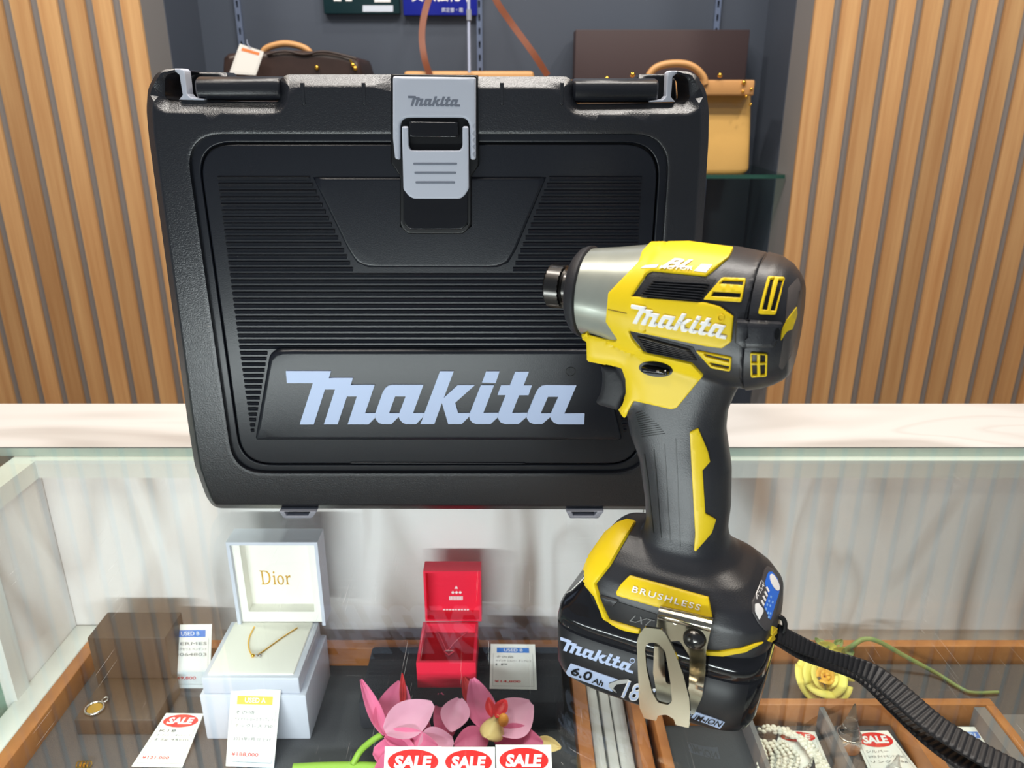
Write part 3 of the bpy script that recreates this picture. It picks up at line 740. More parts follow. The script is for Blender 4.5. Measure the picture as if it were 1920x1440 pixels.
# writing on the head
wt = word([W_TL, W_BL, W_BR], [c9((275, 1045))[0], c9((290, 1325))[0], c4((1240, 705))[0]])
decal('head_lettering', wt, bY, .0010, M_INKW, yp_, r=.9, step=7)
decal('registered_mark', [ell(*c4((1207, 568))[0], 6.6, 6.8), ell(*c4((1207, 568))[0], 4.9, 5.1)], bY, .0005, M_YEL, yp_, r=.5, step=5)
decal_text('motor_badge', 'BL', [c9((700, 500))[0], c9((1190, 500))[0], c9((1240, 385))[0], c9((820, 350))[0]], bY, .0004, M_INKW, yp_, bold=.03, shear=.35)
decal_text('motor_badge_small', 'MOTOR', [c9((690, 518))[0], c9((1190, 540))[0], c9((1210, 490))[0], c9((720, 470))[0]], bY, .0006, M_INKW, yp_, bold=.02)
decal('badge_bar', [c9((415, 500), (480, 462), (685, 448), (650, 495))], bY, .0003, M_INKW, yp_, r=0, step=6)
decal('badge_bar', [c9((1210, 545), (1320, 445), (1490, 452), (1390, 568))], bY, .0003, M_INKW, yp_, r=0, step=6)
decal('yellow_seam', [line_loop(c4((480, 515), (600, 540)), 1.6)], bY, .0002, mat('yellow_shadow_gap', C(130, 105, 10), .5), yp_, r=0, step=8)
decal('rear_emblem', [c4((1688, 500), (1690, 545), (1660, 640), (1625, 655), (1590, 712), (1595, 650), (1630, 575))], bvh(rear), .0005, M_YEL, rear, r=0, step=5)
decal('rear_label', [rnd([(1478, 540), (1496, 520), (1503, 545), (1499, 610), (1482, 668), (1466, 694), (1460, 688), (1468, 640)], 4)], bvh(rear), .0002, mat('label_grey', C(82, 76, 74), .5), rear, r=0, step=5)
# trigger
tp = [tcoord(*p, .009) for p in c4((425, 865), (545, 880), (600, 960), (607, 1050), (570, 1125), (545, 1168), (415, 1130), (398, 1108), (425, 1060), (438, 1000), (440, 930))]
slab('trigger', [rnd(tp, .0015)], lambda a, z, d: T(a, .0105 - dome(d, .003), z), lambda a, z: T(a, -.0105, z), M_RUB, tool, rows=(.0003, .001, .003), bstep=.004)
# grip details
ga = decal('grip_accent', [rnd(c5((1005, 205), (1060, 178), (1120, 325), (1135, 395), (1088, 450), (1105, 725), (1172, 765), (1145, 850), (1045, 972), (1032, 965), (1040, 860), (1015, 400)), 1.5)], bT, .0010, M_YEL, tool, r=2, step=6)
gg = [[line_loop(c5(*l), 1.8)] for l in (((715, 345), (740, 520), (755, 680), (775, 855)), ((775, 315), (795, 520), (808, 700), (822, 885)), ((842, 285), (858, 520), (868, 720), (882, 915)), ((915, 250), (928, 520), (935, 720), (945, 940)))]
decal('grip_grooves', gg, bT, .00015, M_GAP, housing, r=0, step=8)
gh = []
for i in range(12):
    t = i / 11; a = (650 + 60 * t, 130 + 115 * t) if t < .8 else (700, 232 + (t - .8) * 60); b = (715 + 170 * t, 65 + 100 * t + 40 * t)
    gh.append([line_loop(c5((660 + 40 * t, 85 + 150 * t), (700 + 170 * t - (60 * (t - .6) if t > .6 else 0), 70 + 145 * t)), 1.1)])
decal('grip_texture', gh, bT, .0003, M_GAP, housing, r=0, step=8)
# foot
fb = decal('foot_band', [rnd(c6((598, -82), (660, -70), (560, 100), (500, 205), (408, 322), (440, 440), (490, 550), (690, 612), (690, 640), (470, 590), (440, 500), (400, 400), (350, 340), (316, 290), (330, 200), (420, 70), (470, 0), (545, -60)), 1.5)], bT, .0020, M_YEL, tool, r=4, step=5)
bp_ = decal('brushless_plate', [rnd(c6((625, 268), (1128, 408), (1158, 572), (545, 398), (536, 375), (562, 330)), 2)], bT, .0022, M_YEL, tool, r=3, step=5)
bBP = bvh(bp_)
decal_text('plate_lettering', 'BRUSHLESS', [c6((632, 375))[0], c6((1068, 496))[0], c6((1080, 460))[0], c6((645, 338))[0]], bBP, .0004, M_INKW, bp_, bold=.012, space=1.25)
decal('foot_recess', [c6((425, 400), (795, 520), (785, 605), (690, 605), (500, 552))], bT, .0003, M_BATTM, housing, r=0, step=7)
decal('foot_step', [rnd(c6((435, 395), (552, 428), (520, 465), (455, 448)), 1)], bT, .0016, M_TOOLK, housing, r=2, step=5)
decal_text('foot_marking', 'LXT', [c6((620, 560))[0], c6((760, 595))[0], c6((785, 555))[0], c6((640, 520))[0]], bT, .0007, M_TXT, housing, shear=.3)
decal('foot_band_rear', [c6((1105, 748), (1200, 752), (1330, 735), (1430, 703), (1475, 696), (1360, 758), (1220, 784), (1105, 776))], bT, .0012, M_YEL, tool, r=1, step=5)
decal('foot_band_rear', [c6((1568, 605), (1562, 660), (1520, 695), (1503, 690), (1548, 612))], bT, .0010, M_YEL, tool, r=0, step=5)
cp_ = decal('control_panel', [rnd(c10((430, 100), (520, 150), (600, 280), (655, 420), (645, 560), (560, 900), (470, 1190), (400, 1190), (290, 1080), (180, 880), (170, 700), (240, 560), (330, 360), (380, 160)), 2)], bT, .0007, mat('panel_grey', C(70, 68, 70), .4), tool, r=1.5, step=5)
bC = bvh(cp_)
decal('blue_field', [rnd(c10((460, 200), (520, 200), (600, 300), (640, 430), (635, 540), (490, 1010), (380, 790), (455, 590), (395, 390), (430, 260)), 1)], bC, .0002, M_BLUE, cp_, r=0, step=5, sink=.0002)
decal('mode_button', [ell(*c10((555, 380))[0], 6.2, 17, rot=-.42)], bC, .0004, M_INKW, cp_, r=0, step=5, sink=.0002)
decal('light_button', [rnd(c10((230, 740), (285, 730), (365, 830), (365, 880), (300, 1010), (232, 870)), 1.5)], bC, .0003, M_INKW, cp_, r=0, step=5, sink=.0002)
tk = []
for i in range(4):
    x, y = 345 + 28 * i, 735 - 75 * i; tk.append([c10((x - 22, y - 45), (x + 2, y - 60), (x + 40, y + 15), (x + 25, y + 45))])
decal('level_bars', tk, bC, .0003, M_INKW, cp_, r=0, step=6, sink=.0002)
decal_text('level_numbers', '1234', [c10((280, 620))[0], c10((385, 440))[0], c10((345, 400))[0], c10((255, 590))[0]], bC, .0005, M_INKW, cp_)
decal('frame_line', [line_loop(c10((375, 400), (345, 345), (250, 580), (262, 660)), 1.0)], bC, .0003, M_INKW, cp_, r=0, step=6, sink=.0002)
tk = [[c10((x, y), (x + 22, y + 12), (x + 12, y + 52), (x - 8, y + 38))] for x, y in ((425, 730), (455, 670), (487, 600), (405, 800), (440, 870), (475, 750), (515, 690), (455, 940), (480, 880))]
decal('mode_marks', tk, bC, .0003, mat('pale_blue_print', C(130, 180, 240), .5), cp_, r=0, step=6, sink=.0002)
# battery
bk_ = [(0, -.044, .049, .031, 5), (.0012, -.047, .0515, .0335, 5), (.0045, -.0500, .0545, .0360, 5.5), (.010, -.0518, .0560, .0372, 6), (.036, -.0525, .0580, .0375, 6), (.0368, -.0515, .0572, .0368, 6), (.0376, -.0525, .0580, .0375, 6), (.044, -.0515, .0580, .0368, 6), (.0470, -.0495, .0575, .0350, 5.5), (.0495, -.0470, .0570, .0315, 5), (.056, -.0430, .0560, .0295, 4.5), (.064, -.0385, .0560, .0270, 4.5), (.067, -.0360, .0550, .0255, 4.5)]
batt = loft('battery', [ringZ(*k) for k in bk_], M_BATT, tool, smooth=math.radians(60))
batt.data.materials.append(M_BATTM)
for p in batt.data.polygons:
    if p.center.z < .0362 and p.center.z > .002 and p.normal.dot(TA) < .6: p.material_index = 1
bB = bvh(batt)
def cb(*p): return [(1040 + x * .182292, 1170 + y * .182292) for x, y in p]
bBM = bvh(batt)
wb = word([W_TL, W_BL, W_K], [cb((65, 135))[0], cb((92, 268))[0], cb((452, 264))[0]])
decal('battery_lettering', wb, bBM, .0002, M_LOGO, batt, r=0, step=8, lift=.0003)
decal('registered_mark', [ell(*cb((802, 373))[0], 5, 4.6), ell(*cb((802, 373))[0], 4.0, 3.7)], bBM, .0002, M_LOGO, batt, r=0, lift=.0003)
decal('capacity_field', [cb((168, 403), (650, 568), (560, 600), (600, 690), (110, 515))], bBM, .0002, M_LOGO, batt, r=0, step=8, lift=.0003)
decal_text('capacity_lettering', '6.0', [cb((168, 505))[0], cb((375, 585))[0], cb((400, 490))[0], cb((195, 435))[0]], bBM, .0009, M_GAP, batt, bold=.02, shear=.1)
decal_text('capacity_unit', 'Ah', [cb((385, 590))[0], cb((495, 632))[0], cb((515, 575))[0], cb((405, 545))[0]], bBM, .0009, M_GAP, batt, bold=.02, shear=.1)
decal('swoosh', [cb((765, 565), (650, 575), (560, 610), (560, 640), (640, 700), (605, 655), (640, 615), (740, 600))], bBM, .0002, mat('swoosh_grey', C(190, 192, 190), .5), batt, r=0, step=8, lift=.0005)
decal_text('voltage_outline', '18V', [cb((685, 745))[0], cb((1010, 850))[0], cb((1060, 660))[0], cb((720, 555))[0]], bBM, .0007, M_INKW, batt, bold=.035, shear=.25)
decal_text('voltage_lettering', '18V', [cb((700, 735))[0], cb((995, 830))[0], cb((1045, 675))[0], cb((735, 575))[0]], bBM, .0010, M_LOGO, batt, bold=-.005, shear=.25)
decal('cell_field', [cb((1390, 955), (1430, 890), (1750, 1005), (1700, 1070))], bBM, .0002, M_LOGO, batt, r=0, step=8, lift=.0003)
decal_text('cell_lettering', 'LITHIUM-ION', [cb((1180, 905))[0], cb((1700, 1045))[0], cb((1735, 1000))[0], cb((1215, 852))[0]], bBM, .0009, M_GAP, batt, bold=.015, shear=.1)
decal('release_label', [c6((170, 345), (330, 120), (375, 90), (340, 175), (215, 325))], bvh(batt), .0003, M_PAPER, batt, r=0, step=6)
# belt hook
hk_ = empty('tmp', (0, 0, 0)); bpy.data.objects.remove(hk_); OFF.pop('tmp', None)
def wplate(name, loops, wv, th, m, parent, bulge=None):
    lp = [[tcoord(*p, wv) for p in l] for l in loops]
    f = bulge or (lambda a, z: 0)
    return slab(name, [lp] if False else lp, lambda a, z, d: T(a, wv + f(a, z), z), lambda a, z: T(a, wv - th + f(a, z), z), m, parent, step=.003, bstep=.002)
back = wplate('belt_hook', [rnd(c6((798, 545), (1138, 628), (1132, 660), (1110, 760), (1105, 900), (1085, 1050), (1040, 1150), (880, 1110), (800, 1060), (770, 900), (775, 760), (788, 620)), 3), rnd(c6((835, 700), (940, 690), (1005, 790), (1000, 990), (975, 1008), (850, 960)), 4)], .042, .0012, M_CHROME, tool, bulge=lambda a, z: .009 * max(0, (.030 - z) / .030) ** 2)
# rolled top edge of the hook
pa = tcoord(*c6((798, 540))[0], .042); pb = tcoord(*c6((1140, 622))[0], .042)
rr = []
for a, z in (pa, pb):
    rr.append([T(a, .0388 + .0036 * math.cos(t), z + .0005 + .0036 * math.sin(t)) for t in [2 * math.pi * j / 24 for j in range(24)]])
loft('rolled_edge', rr, M_CHROME, back)
fp = wplate('front_loop', [rnd(c6((715, 605), (822, 618), (848, 645), (902, 745), (962, 905), (1002, 1060), (1008, 1150), (1000, 1252), (915, 1232), (903, 1195), (855, 1165), (800, 1172), (790, 1205), (712, 1190), (682, 1120), (665, 700), (680, 650)), 2.5), rnd(c6((742, 702), (800, 705), (848, 760), (880, 950), (892, 1080), (868, 1105), (800, 1088), (762, 1020), (727, 870), (716, 735)), 5)], .0585, .0013, M_CHROME, back)
# lower fold joining the two plates
za = tcoord(*c6((900, 1120))[0], .050)[1]; a0 = tcoord(*c6((720, 1190))[0], .0585)[0]; a1 = tcoord(*c6((1000, 1240))[0], .0585)[0]
zlow = max(.0055, tcoord(*c6((860, 1180))[0], .0585)[1])
rr = []
for i in range(9):
    t = math.pi * i / 8; wv = .0545 + .0040 * math.cos(t); z = zlow + .004 - .0045 * math.sin(t)
    rr.append([T(a0 + .012, wv, z), T(a1 - .004, wv, z), T(a1 - .004, wv - .0008, z + .0008), T(a0 + .012, wv - .0008, z + .0008)])
loft('lower_fold', rr, M_CHROME, back)
sc_ = tcoord(*c6((1030, 695))[0], .044)
sr = [[T(sc_[0] + r * math.cos(t), wv, sc_[1] + r * math.sin(t)) for t in [2 * math.pi * j / 32 for j in range(32)]] for r, wv in ((.0052, .0415), (.0055, .0425), (.0048, .0442), (.003, .0456), (.001, .0460))]
scr = loft('hook_screw', sr, M_STEEL, back)
for rot in (.3, .3 + math.pi / 2):
    c_, s_ = math.cos(rot), math.sin(rot); l = [(sc_[0] + c_ * x - s_ * y, sc_[1] + s_ * x + c_ * y) for x, y in ((-.0024, -.0005), (.0024, -.0005), (.0024, .0005), (-.0024, .0005))]
    slab('screw_cross', [l], lambda a, z, d: T(a, .0463, z), lambda a, z: T(a, .0445, z), M_GAP, scr)
# wrist strap: a woven loop hanging from the foot and lying on the glass
def strap(name, ctr, wid, th, par, bumps=True, lift=0):
    # ctr: (px, py, z); wid: metres; across = horizontal normal blended with up
    pts = smoothpath([onz(x, y, z) if z < .001 else hit_plane(x, y, (0, 0, z), Vector((0, 0, 1))) for x, y, z in ctr], 60)
    V = []; F = []; n = len(pts); L = 0; NW = 16
    for i, p in enumerate(pts):
        if i: L += (p - pts[i - 1]).length
        d = (pts[min(i + 1, n - 1)] - pts[max(i - 1, 0)]).normalized(); t = i / (n - 1)
        k = t * (len(wid) - 1); q = min(int(k), len(wid) - 2); ww, tilt = [lerp(k - q, wid[q][j], wid[q + 1][j]) for j in (0, 1)]
        hz = Vector((-d.y, d.x, 0)).normalized(); up = hz.cross(d).normalized()
        if up.z < 0: up = -up
        ac = hz * math.cos(tilt) + up * math.sin(tilt); nn = ac.cross(d).normalized()
        if nn.z < 0: nn = -nn
        rowt = []
        for j in range(NW + 1):
            u = j / NW * 2 - 1; hgt = 0
            if bumps: hgt = .0005 * abs(math.sin(L / .0030 * math.pi)) * (.7 + .3 * math.cos(u * NW * math.pi / 1))
            edge = .0006 * max(0, abs(u) - .85) / .15
            V.append(p + ac * (u * ww / 2) + nn * (th + hgt - edge + lift))
        V.append(p + ac * (ww / 2) + nn * lift); V.append(p - ac * (ww / 2) + nn * lift)
    W = NW + 3
    for i in range(n - 1):
        for j in range(W):
            a = i * W + j; b = i * W + (j + 1) % W; F.append((a, b, b + W, a + W))
    F.append(tuple(range(W))); F.append(tuple(range((n - 1) * W, n * W)))
    return mesh(name, V, F, M_STRAP, par, math.radians(60))
ws = strap('wrist_strap', [(1455, 1186, .046), (1495, 1207, .036), (1550, 1229, .028), (1600, 1246, .022), (1642, 1269, .018), (1685, 1303, .015), (1752, 1360, .011), (1835, 1412, .007), (1920, 1458, .004), (1990, 1495, .003)], [(.009, .9), (.009, .9), (.0065, 1.0), (.008, .9), (.0115, .45), (.0130, .25), (.0135, .15), (.014, .1), (.014, .1), (.014, .05)], .0016, tool)
strap('strap_return', [(1452, 1194, .044), (1500, 1222, .030), (1552, 1243, .018), (1604, 1262, .010), (1648, 1292, .004), (1690, 1334, .0006), (1748, 1388, .0003), (1815, 1436, .0003), (1900, 1485, .0003), (1980, 1530, .0003)], [(.007, 1.0), (.008, .9), (.007, .8), (.008, .6), (.012, .2), (.013, 0), (.013, 0), (.013, 0), (.013, 0), (.013, 0)], .0014, ws)
tube('strap_ring', [Vector(tw(1457, 1175, 0)) + Vector((.004 * math.cos(t), 0, .006 * math.sin(t))) for t in [2 * math.pi * j / 20 for j in range(20)]], .0013, M_STRAP, ws, closed=True)

# ================================================================== ITEMS IN THE SHOWCASE
def plane_quad(bl, br, tl, tr, z, tilt):
    """corner pixels -> a card hinged on the surface at height z and leaning back by tilt degrees from horizontal"""
    b0 = onz(*bl, z); b1 = onz(*br, z); e = (b1 - b0).normalized(); f = Vector((-e.y, e.x, 0))
    if f.y < 0: f = -f
    up = f * math.cos(math.radians(tilt)) + Vector((0, 0, math.sin(math.radians(tilt)))); n = e.cross(up).normalized()
    t0 = hit_plane(*tl, b0, n); t1 = hit_plane(*tr, b0, n)
    if n.dot(ray(*tl)) > 0: n = -n
    return [b0, b1, t1, t0], n
def card(name, label, q, kind, head='USED B', price='¥49,800', lines=('その他',), group=None, z=None, cat='price tag', holder=False):
    quad, n = q; th = .0006
    o = empty(name, (quad[0] + quad[1]) / 2, label, cat, group)
    def at(u, v, off=0): return Vector(bil(quad, u, v)) + n * off
    c = [at(0, 0), at(1, 0), at(1, 1), at(0, 1)]
    mesh('card', [p + n * (th + .0002) for p in c] + [p + n * .0002 for p in c], [(0, 1, 2, 3), (7, 6, 5, 4), (0, 4, 5, 1), (1, 5, 6, 2), (2, 6, 7, 3), (3, 7, 4, 0)], M_PAPER, o)
    h = th + .0004
    def rect(nm, u0, u1, v0, v1, m, k=0): return mesh(nm, [at(u0, v0, h + k), at(u1, v0, h + k), at(u1, v1, h + k), at(u0, v1, h + k)], [(0, 1, 2, 3)], m, o, fix=False)
    def txt(nm, s, u0, u1, v0, v1, m, k=.0002, **kw): return text(nm, s, lambda u, v: at(u0 + (u1 - u0) * u, v0 + (v1 - v0) * v, h + k), m, o, **kw)
    if kind == 'sale':
        el = [at(.5 + .44 * math.cos(t), .85 + .125 * math.sin(t), h) for t in [2 * math.pi * j / 40 for j in range(40)]]
        mesh('sale_oval', el, [tuple(range(40))], M_RED, o, fix=False)
        txt('sale_lettering', 'SALE', .17, .83, .785, .915, M_INKW, bold=.045, shear=.15)
        top = .68
    else:
        rect('header_band', .14, .86, .80, .91, {'blue': M_BLUEH, 'yellow': M_YELH, 'orange': M_ORH}[kind])
        if head: txt('header_lettering', head, .3, .72, .825, .89, M_INKW, bold=.01)
        top = .72
    # thin ruled border
    for a in ((.06, .065, .06, .78), (.935, .94, .06, .78), (.06, .94, .06, .064)): rect('border_line', *a, M_TXT)
    v = top
    for i, s in enumerate(lines):
        wd = min(.78, .13 * len(s)); txt('print_line', s, .12, .12 + wd, v - .045, v, M_TXT); v -= .085
    if price: txt('price', price, .10, .66, .13, .185, M_REDT, bold=.01)
    return o
# open white jewellery box
jb = empty('jewellery_box', (-.2, .56, ZF), 'open white jewellery box with gold lettering in its lid and a fine gold necklace', 'jewellery box')
fl = onz(388, 1386, ZF); fr = onz(582, 1388, ZF); JX0, JX1, JY = fl.x, fr.x, fl.y
box('base', JX0, JX1, JY, JY + .078, ZF, -.168, M_JBOX, jb, bevel=.0012)
jt = -.152
box('tray_rim', JX0 + .003, JX1 - .005, JY + .002, JY + .076, -.1679, jt - .0, M_JBOX, jb, bevel=.001)
box('cushion', JX0 + .007, JX1 - .010, JY + .006, JY + .074, jt - .004, jt + .0012, M_JIN, jb, bevel=.001)
lx0, lx1 = ony(432, 1020, .592).x, ony(601, 1020, .592).x; lz1 = ony(500, 1006, .592).z; ly0 = JY + .0785
lid = boxes('lid', [(lx0, lx1, ly0 + .012, ly0 + .015, jt, lz1), (lx0, lx0 + .003, ly0 - .008, ly0 + .012, jt, lz1), (lx1 - .003, lx1, ly0 - .008, ly0 + .012, jt, lz1), (lx0 + .003, lx1 - .003, ly0 - .008, ly0 + .012, lz1 - .003, lz1)], M_JBOX, jb)
box('lid_lining', lx0 + .0031, lx1 - .0031, ly0 + .008, ly0 + .0119, jt + .001, lz1 - .0031, M_JIN, lid)
boxes('lid_frame', [(lx0 + .0031, lx0 + .010, ly0 - .004, ly0 + .0079, jt + .012, lz1 - .0031), (lx1 - .010, lx1 - .0031, ly0 - .004, ly0 + .0079, jt + .012, lz1 - .0031), (lx0 + .0031, lx1 - .0031, ly0 - .004, ly0 + .0079, jt + .001, jt + .012)], M_JIN, lid)
dq = [ony(490, 1096, ly0 + .0078), ony(546, 1096, ly0 + .0078), ony(546, 1070, ly0 + .0078), ony(490, 1070, ly0 + .0078)]
def serif(l): return l
SER = [[[(0, 0), (4, 0), (8, .4), (11, 2.6), (12, 6), (11.2, 9.4), (8.6, 11.6), (5, 12), (0, 12), (0, 11.5), (1.6, 11.2), (1.6, .8), (0, .5)], [(3.2, .8), (5.4, .8), (8, 1.8), (9.6, 4), (10, 6.2), (9.4, 9), (7.6, 10.8), (5, 11.2), (3.2, 11.2)]],
 [[(14, 0), (18, 0), (18, .4), (16.9, .7), (16.9, 8), (14.2, 7.4), (14.2, 7), (15.3, 6.9), (15.3, .7), (14, .4)]], [ell(16.1, 10.4, 1, 1)],
 [ell(23.2, 3.9, 4, 4.1), ell(23.2, 3.9, 2.3, 3.3)],
 [[(28.6, 0), (33, 0), (33, .4), (31.6, .7), (31.6, 5), (32.6, 6.2), (34, 6.4), (35, 6), (35, 8), (33.4, 8), (31.6, 6.6), (31.6, 8), (28.8, 7.4), (28.8, 7), (30, 6.9), (30, .7), (28.6, .4)]]]
du = (dq[1].x - dq[0].x) / 35; dz = (dq[3].z - dq[0].z) / 12
slab('lid_lettering', SER, lambda u, v, d: (dq[0].x + u * du, ly0 + .0077, dq[0].z + v * dz), lambda u, v: (dq[0].x + u * du, ly0 + .0081, dq[0].z + v * dz), M_GOLD, lid)
def chain(name, lab, pts, z, pend, m, par=None, rad=.0006, grp=None):
    P = smoothpath([onz(x, y, z) for x, y in pts], 10)
    o = empty(name, P[len(P) // 2], lab, 'necklace', grp) if par is None else par
    tube('chain', [p + Vector((0, 0, .0006)) for p in P], rad, m, o, 6)
    return o
nk = chain('gold_necklace', 'fine gold necklace lying on the cream cushion of the white box', [(477, 1176), (468, 1195), (466, 1212), (472, 1228), (484, 1228), (505, 1214), (530, 1196), (558, 1178)], jt + .0014, None, M_GOLD)
for x in (474, 481, 488): sphere('pendant_stone', onz(x, 1229, jt + .0026), .0016, M_GOLD if x < 480 else M_SILV, nk, u=10, v=8)
# red box
rb = empty('ring_box', (-.07, .57, -.185), 'open bright red paper jewellery box with silver print and a necklace inside', 'jewellery box')
rl = onz(783, 1289, -.185); rr_ = onz(893, 1305, -.185); RY = rl.y; RX0 = rl.x; RX1 = ony(893, 1298, RY).x
rt = -.158
boxes('base', [(RX0, RX1, RY, RY + .0025, -.185, rt), (RX0, RX0 + .0025, RY + .0025, RY + .055, -.185, rt), (RX1 - .0025, RX1, RY + .0025, RY + .055, -.185, rt), (RX0 + .0025, RX1 - .0025, RY + .0525, RY + .055, -.185, rt)], M_RBOX, rb)
box('lining', RX0 + .0026, RX1 - .0026, RY + .0026, RY + .0524, -.185, rt - .010, M_RBOXD, rb)
rlz = ony(850, 1064, RY + .062).z
rld = boxes('lid', [(RX0 + .002, RX1 + .003, RY + .070, RY + .072, rt, rlz), (RX0 + .002, RX0 + .004, RY + .056, RY + .070, rt, rlz), (RX1 + .001, RX1 + .003, RY + .056, RY + .070, rt, rlz), (RX0 + .004, RX1 + .001, RY + .056, RY + .070, rlz - .002, rlz), (RX0 + .004, RX1 + .001, RY + .056, RY + .070, rt, rt + .002)], M_RBOX, rb)
def rq(a, b, c, d, Y=RY + .0698): return [ony(a, d, Y), ony(b, d, Y), ony(b, c, Y), ony(a, c, Y)]
for s_, q in (('A', (852, 859, 1098, 1104)), ('star', (846, 866, 1108, 1114)), ('JEWEL', (842, 868, 1118, 1125)), ('ACCESSORIES', (830, 880, 1142, 1149))):
    if s_ in ('A', 'star'):
        qq = rq(*q); text('silver_print', '▲' if s_ == 'A' else '◆◆◆', lambda u, v: Vector(bil(qq, u, v)), M_INKW, rld)
    else:
        qq = rq(*q); mesh('silver_print', [Vector(bil(qq, (i + .15) / 9, 0)) if k == 0 else Vector(bil(qq, (i + (.85, .85, .15)[k - 1]) / 9, (0, 1, 1)[k - 1])) for i in range(9) for k in range(4)], [(4 * i, 4 * i + 1, 4 * i + 2, 4 * i + 3) for i in range(9)], M_INKW, rld, fix=False)
rn = chain('silver_necklace', 'thin silver necklace with heart pendant inside the red box', [(818, 1182), (828, 1200), (838, 1220), (852, 1206), (866, 1194), (880, 1182)], rt - .0092, None, M_SILV, rad=.0004)
hp = onz(842, 1224, rt - .0085)
tube('heart_pendant', [hp + Vector((.0042 * math.sin(t) ** 3 * 1.0, (.0034 * (math.cos(t) - .38 * math.cos(2 * t))), .0005)) for t in [2 * math.pi * j / 28 for j in range(28)]], .0007, M_SILV, rn, k=6, closed=True)
# brown stands
tag(box('brown_box', -.382, -.312, .5685, .606, ZF, -.155, M_BRN, bevel=.001), 'tall dark brown leather display box at the left of the showcase', 'display box')
tag(box('brown_box', -.375, -.306, .517, .5675, ZF, -.199, M_BRN, bevel=.001), 'low dark brown display box carrying the gold coin pendant', 'display box')
# coin pendant
cc = onz(178, 1330, -.1986); co = empty('coin_pendant', cc, 'round gold coin pendant with silver rope rim on the low brown box', 'pendant')
def disc(name, c, r, h, m, par, k=32, ry=None):
    return loft(name, [[(c[0] + r * q * math.cos(t), c[1] + (ry or r) * q * math.sin(t), c[2] + z) for t in [2 * math.pi * j / k for j in range(k)]] for q, z in ((.95, 0), (1, h * .4), (.95, h))], m, par)
disc('coin', cc, .0065, .0012, M_GOLD, co)
tube('rope_rim', [(cc.x + .0075 * math.cos(t), cc.y + .0075 * math.sin(t), cc.z + .0012) for t in [2 * math.pi * j / 40 for j in range(40)]], lambda u: .0011 * (1 + .25 * math.sin(u * 150)), M_SILV, co, 8, True)
tube('bail', [(cc.x + .004 + .0022 * math.cos(t), cc.y + .0105 + .003 * math.sin(t), cc.z + .0010) for t in [2 * math.pi * j / 20 for j in range(20)]], .0009, M_SILV, co, 8, True)
er = onz(158, 1437, ZF); eo = empty('gold_earring', er, 'small gold openwork earring on the grey cloth at the lower left', 'earring')
for k in range(4): tube('loop', [(er.x + (k - 1.5) * .0028 + .002 * math.cos(t), er.y + .002 * math.sin(t), er.z + .002 + .0015 * math.sin(t)) for t in [2 * math.pi * j / 16 for j in range(16)]], .0006, M_GOLD, eo, 6, True)
# tags
card('price_tag', 'white USED B tag with blue header in clear holder beside the tall brown box', plane_quad((317, 1290), (394, 1290), (316, 1171), (398, 1170), ZF, 62), 'blue', 'USED B', '¥49,800', ('HERMES', 'ホルクセリエ ペンダント', 'H064803'))
h1 = plane_quad((313, 1299), (392, 1299), (313, 1260), (394, 1260), ZF, 62)
def holder(q, lab):
    (a, b, c, d), n = q; vs = [p - n * .0004 for p in (a, b, c, d)] + [p - n * .0012 for p in (a, b, c, d)]
    o = empty('tag_holder', (a + b) / 2, lab, 'tag holder')
    mesh('back_plate', vs, [(0, 1, 2, 3), (7, 6, 5, 4), (0, 4, 5, 1), (1, 5, 6, 2), (2, 6, 7, 3), (3, 7, 4, 0)], M_ACRT, o)
    e = (b - a); L = e.length; v2 = []
    for x, y, z in ((0, -.006, .0002), (1, -.006, .0002), (1, .0, .0002), (0, .0, .0002), (0, -.006, .0012), (1, -.006, .0012), (1, .0, .0012), (0, .0, .0012)): v2.append(a + e * x + Vector((0, y, z)))
    mesh('foot_plate', v2, [(0, 1, 2, 3), (7, 6, 5, 4), (0, 4, 5, 1), (1, 5, 6, 2), (2, 6, 7, 3), (3, 7, 4, 0)], M_ACRT, o)
holder(h1, 'clear acrylic holder under the blue headed tag by the brown box')
card('price_tag', 'white SALE tag with red oval priced 121,000 lying left of the white box', plane_quad((247, 1438), (342, 1440), (312, 1338), (382, 1339), ZF, 14), 'sale', price='¥121,000', lines=('K18', 'ネックレス ペンダントトップ', '2.2g 45cm'))
card('price_tag', 'white USED A tag with yellow header priced 188,000 before the white box', plane_quad((424, 1436), (514, 1440), (434, 1291), (527, 1293), ZF, 58), 'yellow', 'USED A', '¥188,000', ('その他', 'ディオール ローズ ネックレス', 'ネックレス 750', '', '2024年1月 仕上げ'))
holder(plane_quad((428, 1452), (520, 1454), (436, 1425), (518, 1427), ZF, 58), 'clear acrylic holder under the yellow headed tag')
card('price_tag', 'white USED B tag with blue header right of the red box', plane_quad((918, 1292), (1007, 1294), (920, 1208), (1003, 1209), -.185, 22), 'blue', 'USED B', '¥14,800', ('その他', 'サマンサ シルバー ネックレス', '1P'))
card('price_tag', 'white SALE tag leftmost of the three below the pink orchids', plane_quad((714, 1580), (832, 1580), (722, 1399), (828, 1399), ZF, 78), 'sale', price=None, lines=('K18',))
card('price_tag', 'white SALE tag in the middle of the three below the pink orchids', plane_quad((834, 1580), (930, 1580), (828, 1400), (928, 1400), ZF, 78), 'sale', price=None, lines=('K18',))
card('price_tag', 'white SALE tag rightmost of the three below the pink orchids', plane_quad((936, 1580), (1042, 1580), (929, 1396), (1033, 1396), ZF, 78), 'sale', price=None, lines=('K18',))
card('price_tag', 'white SALE tag under the pearl strands in the compartment tray', plane_quad((1442, 1450), (1560, 1450), (1462, 1370), (1528, 1373), -.207, 4), 'sale', price=None, lines=())
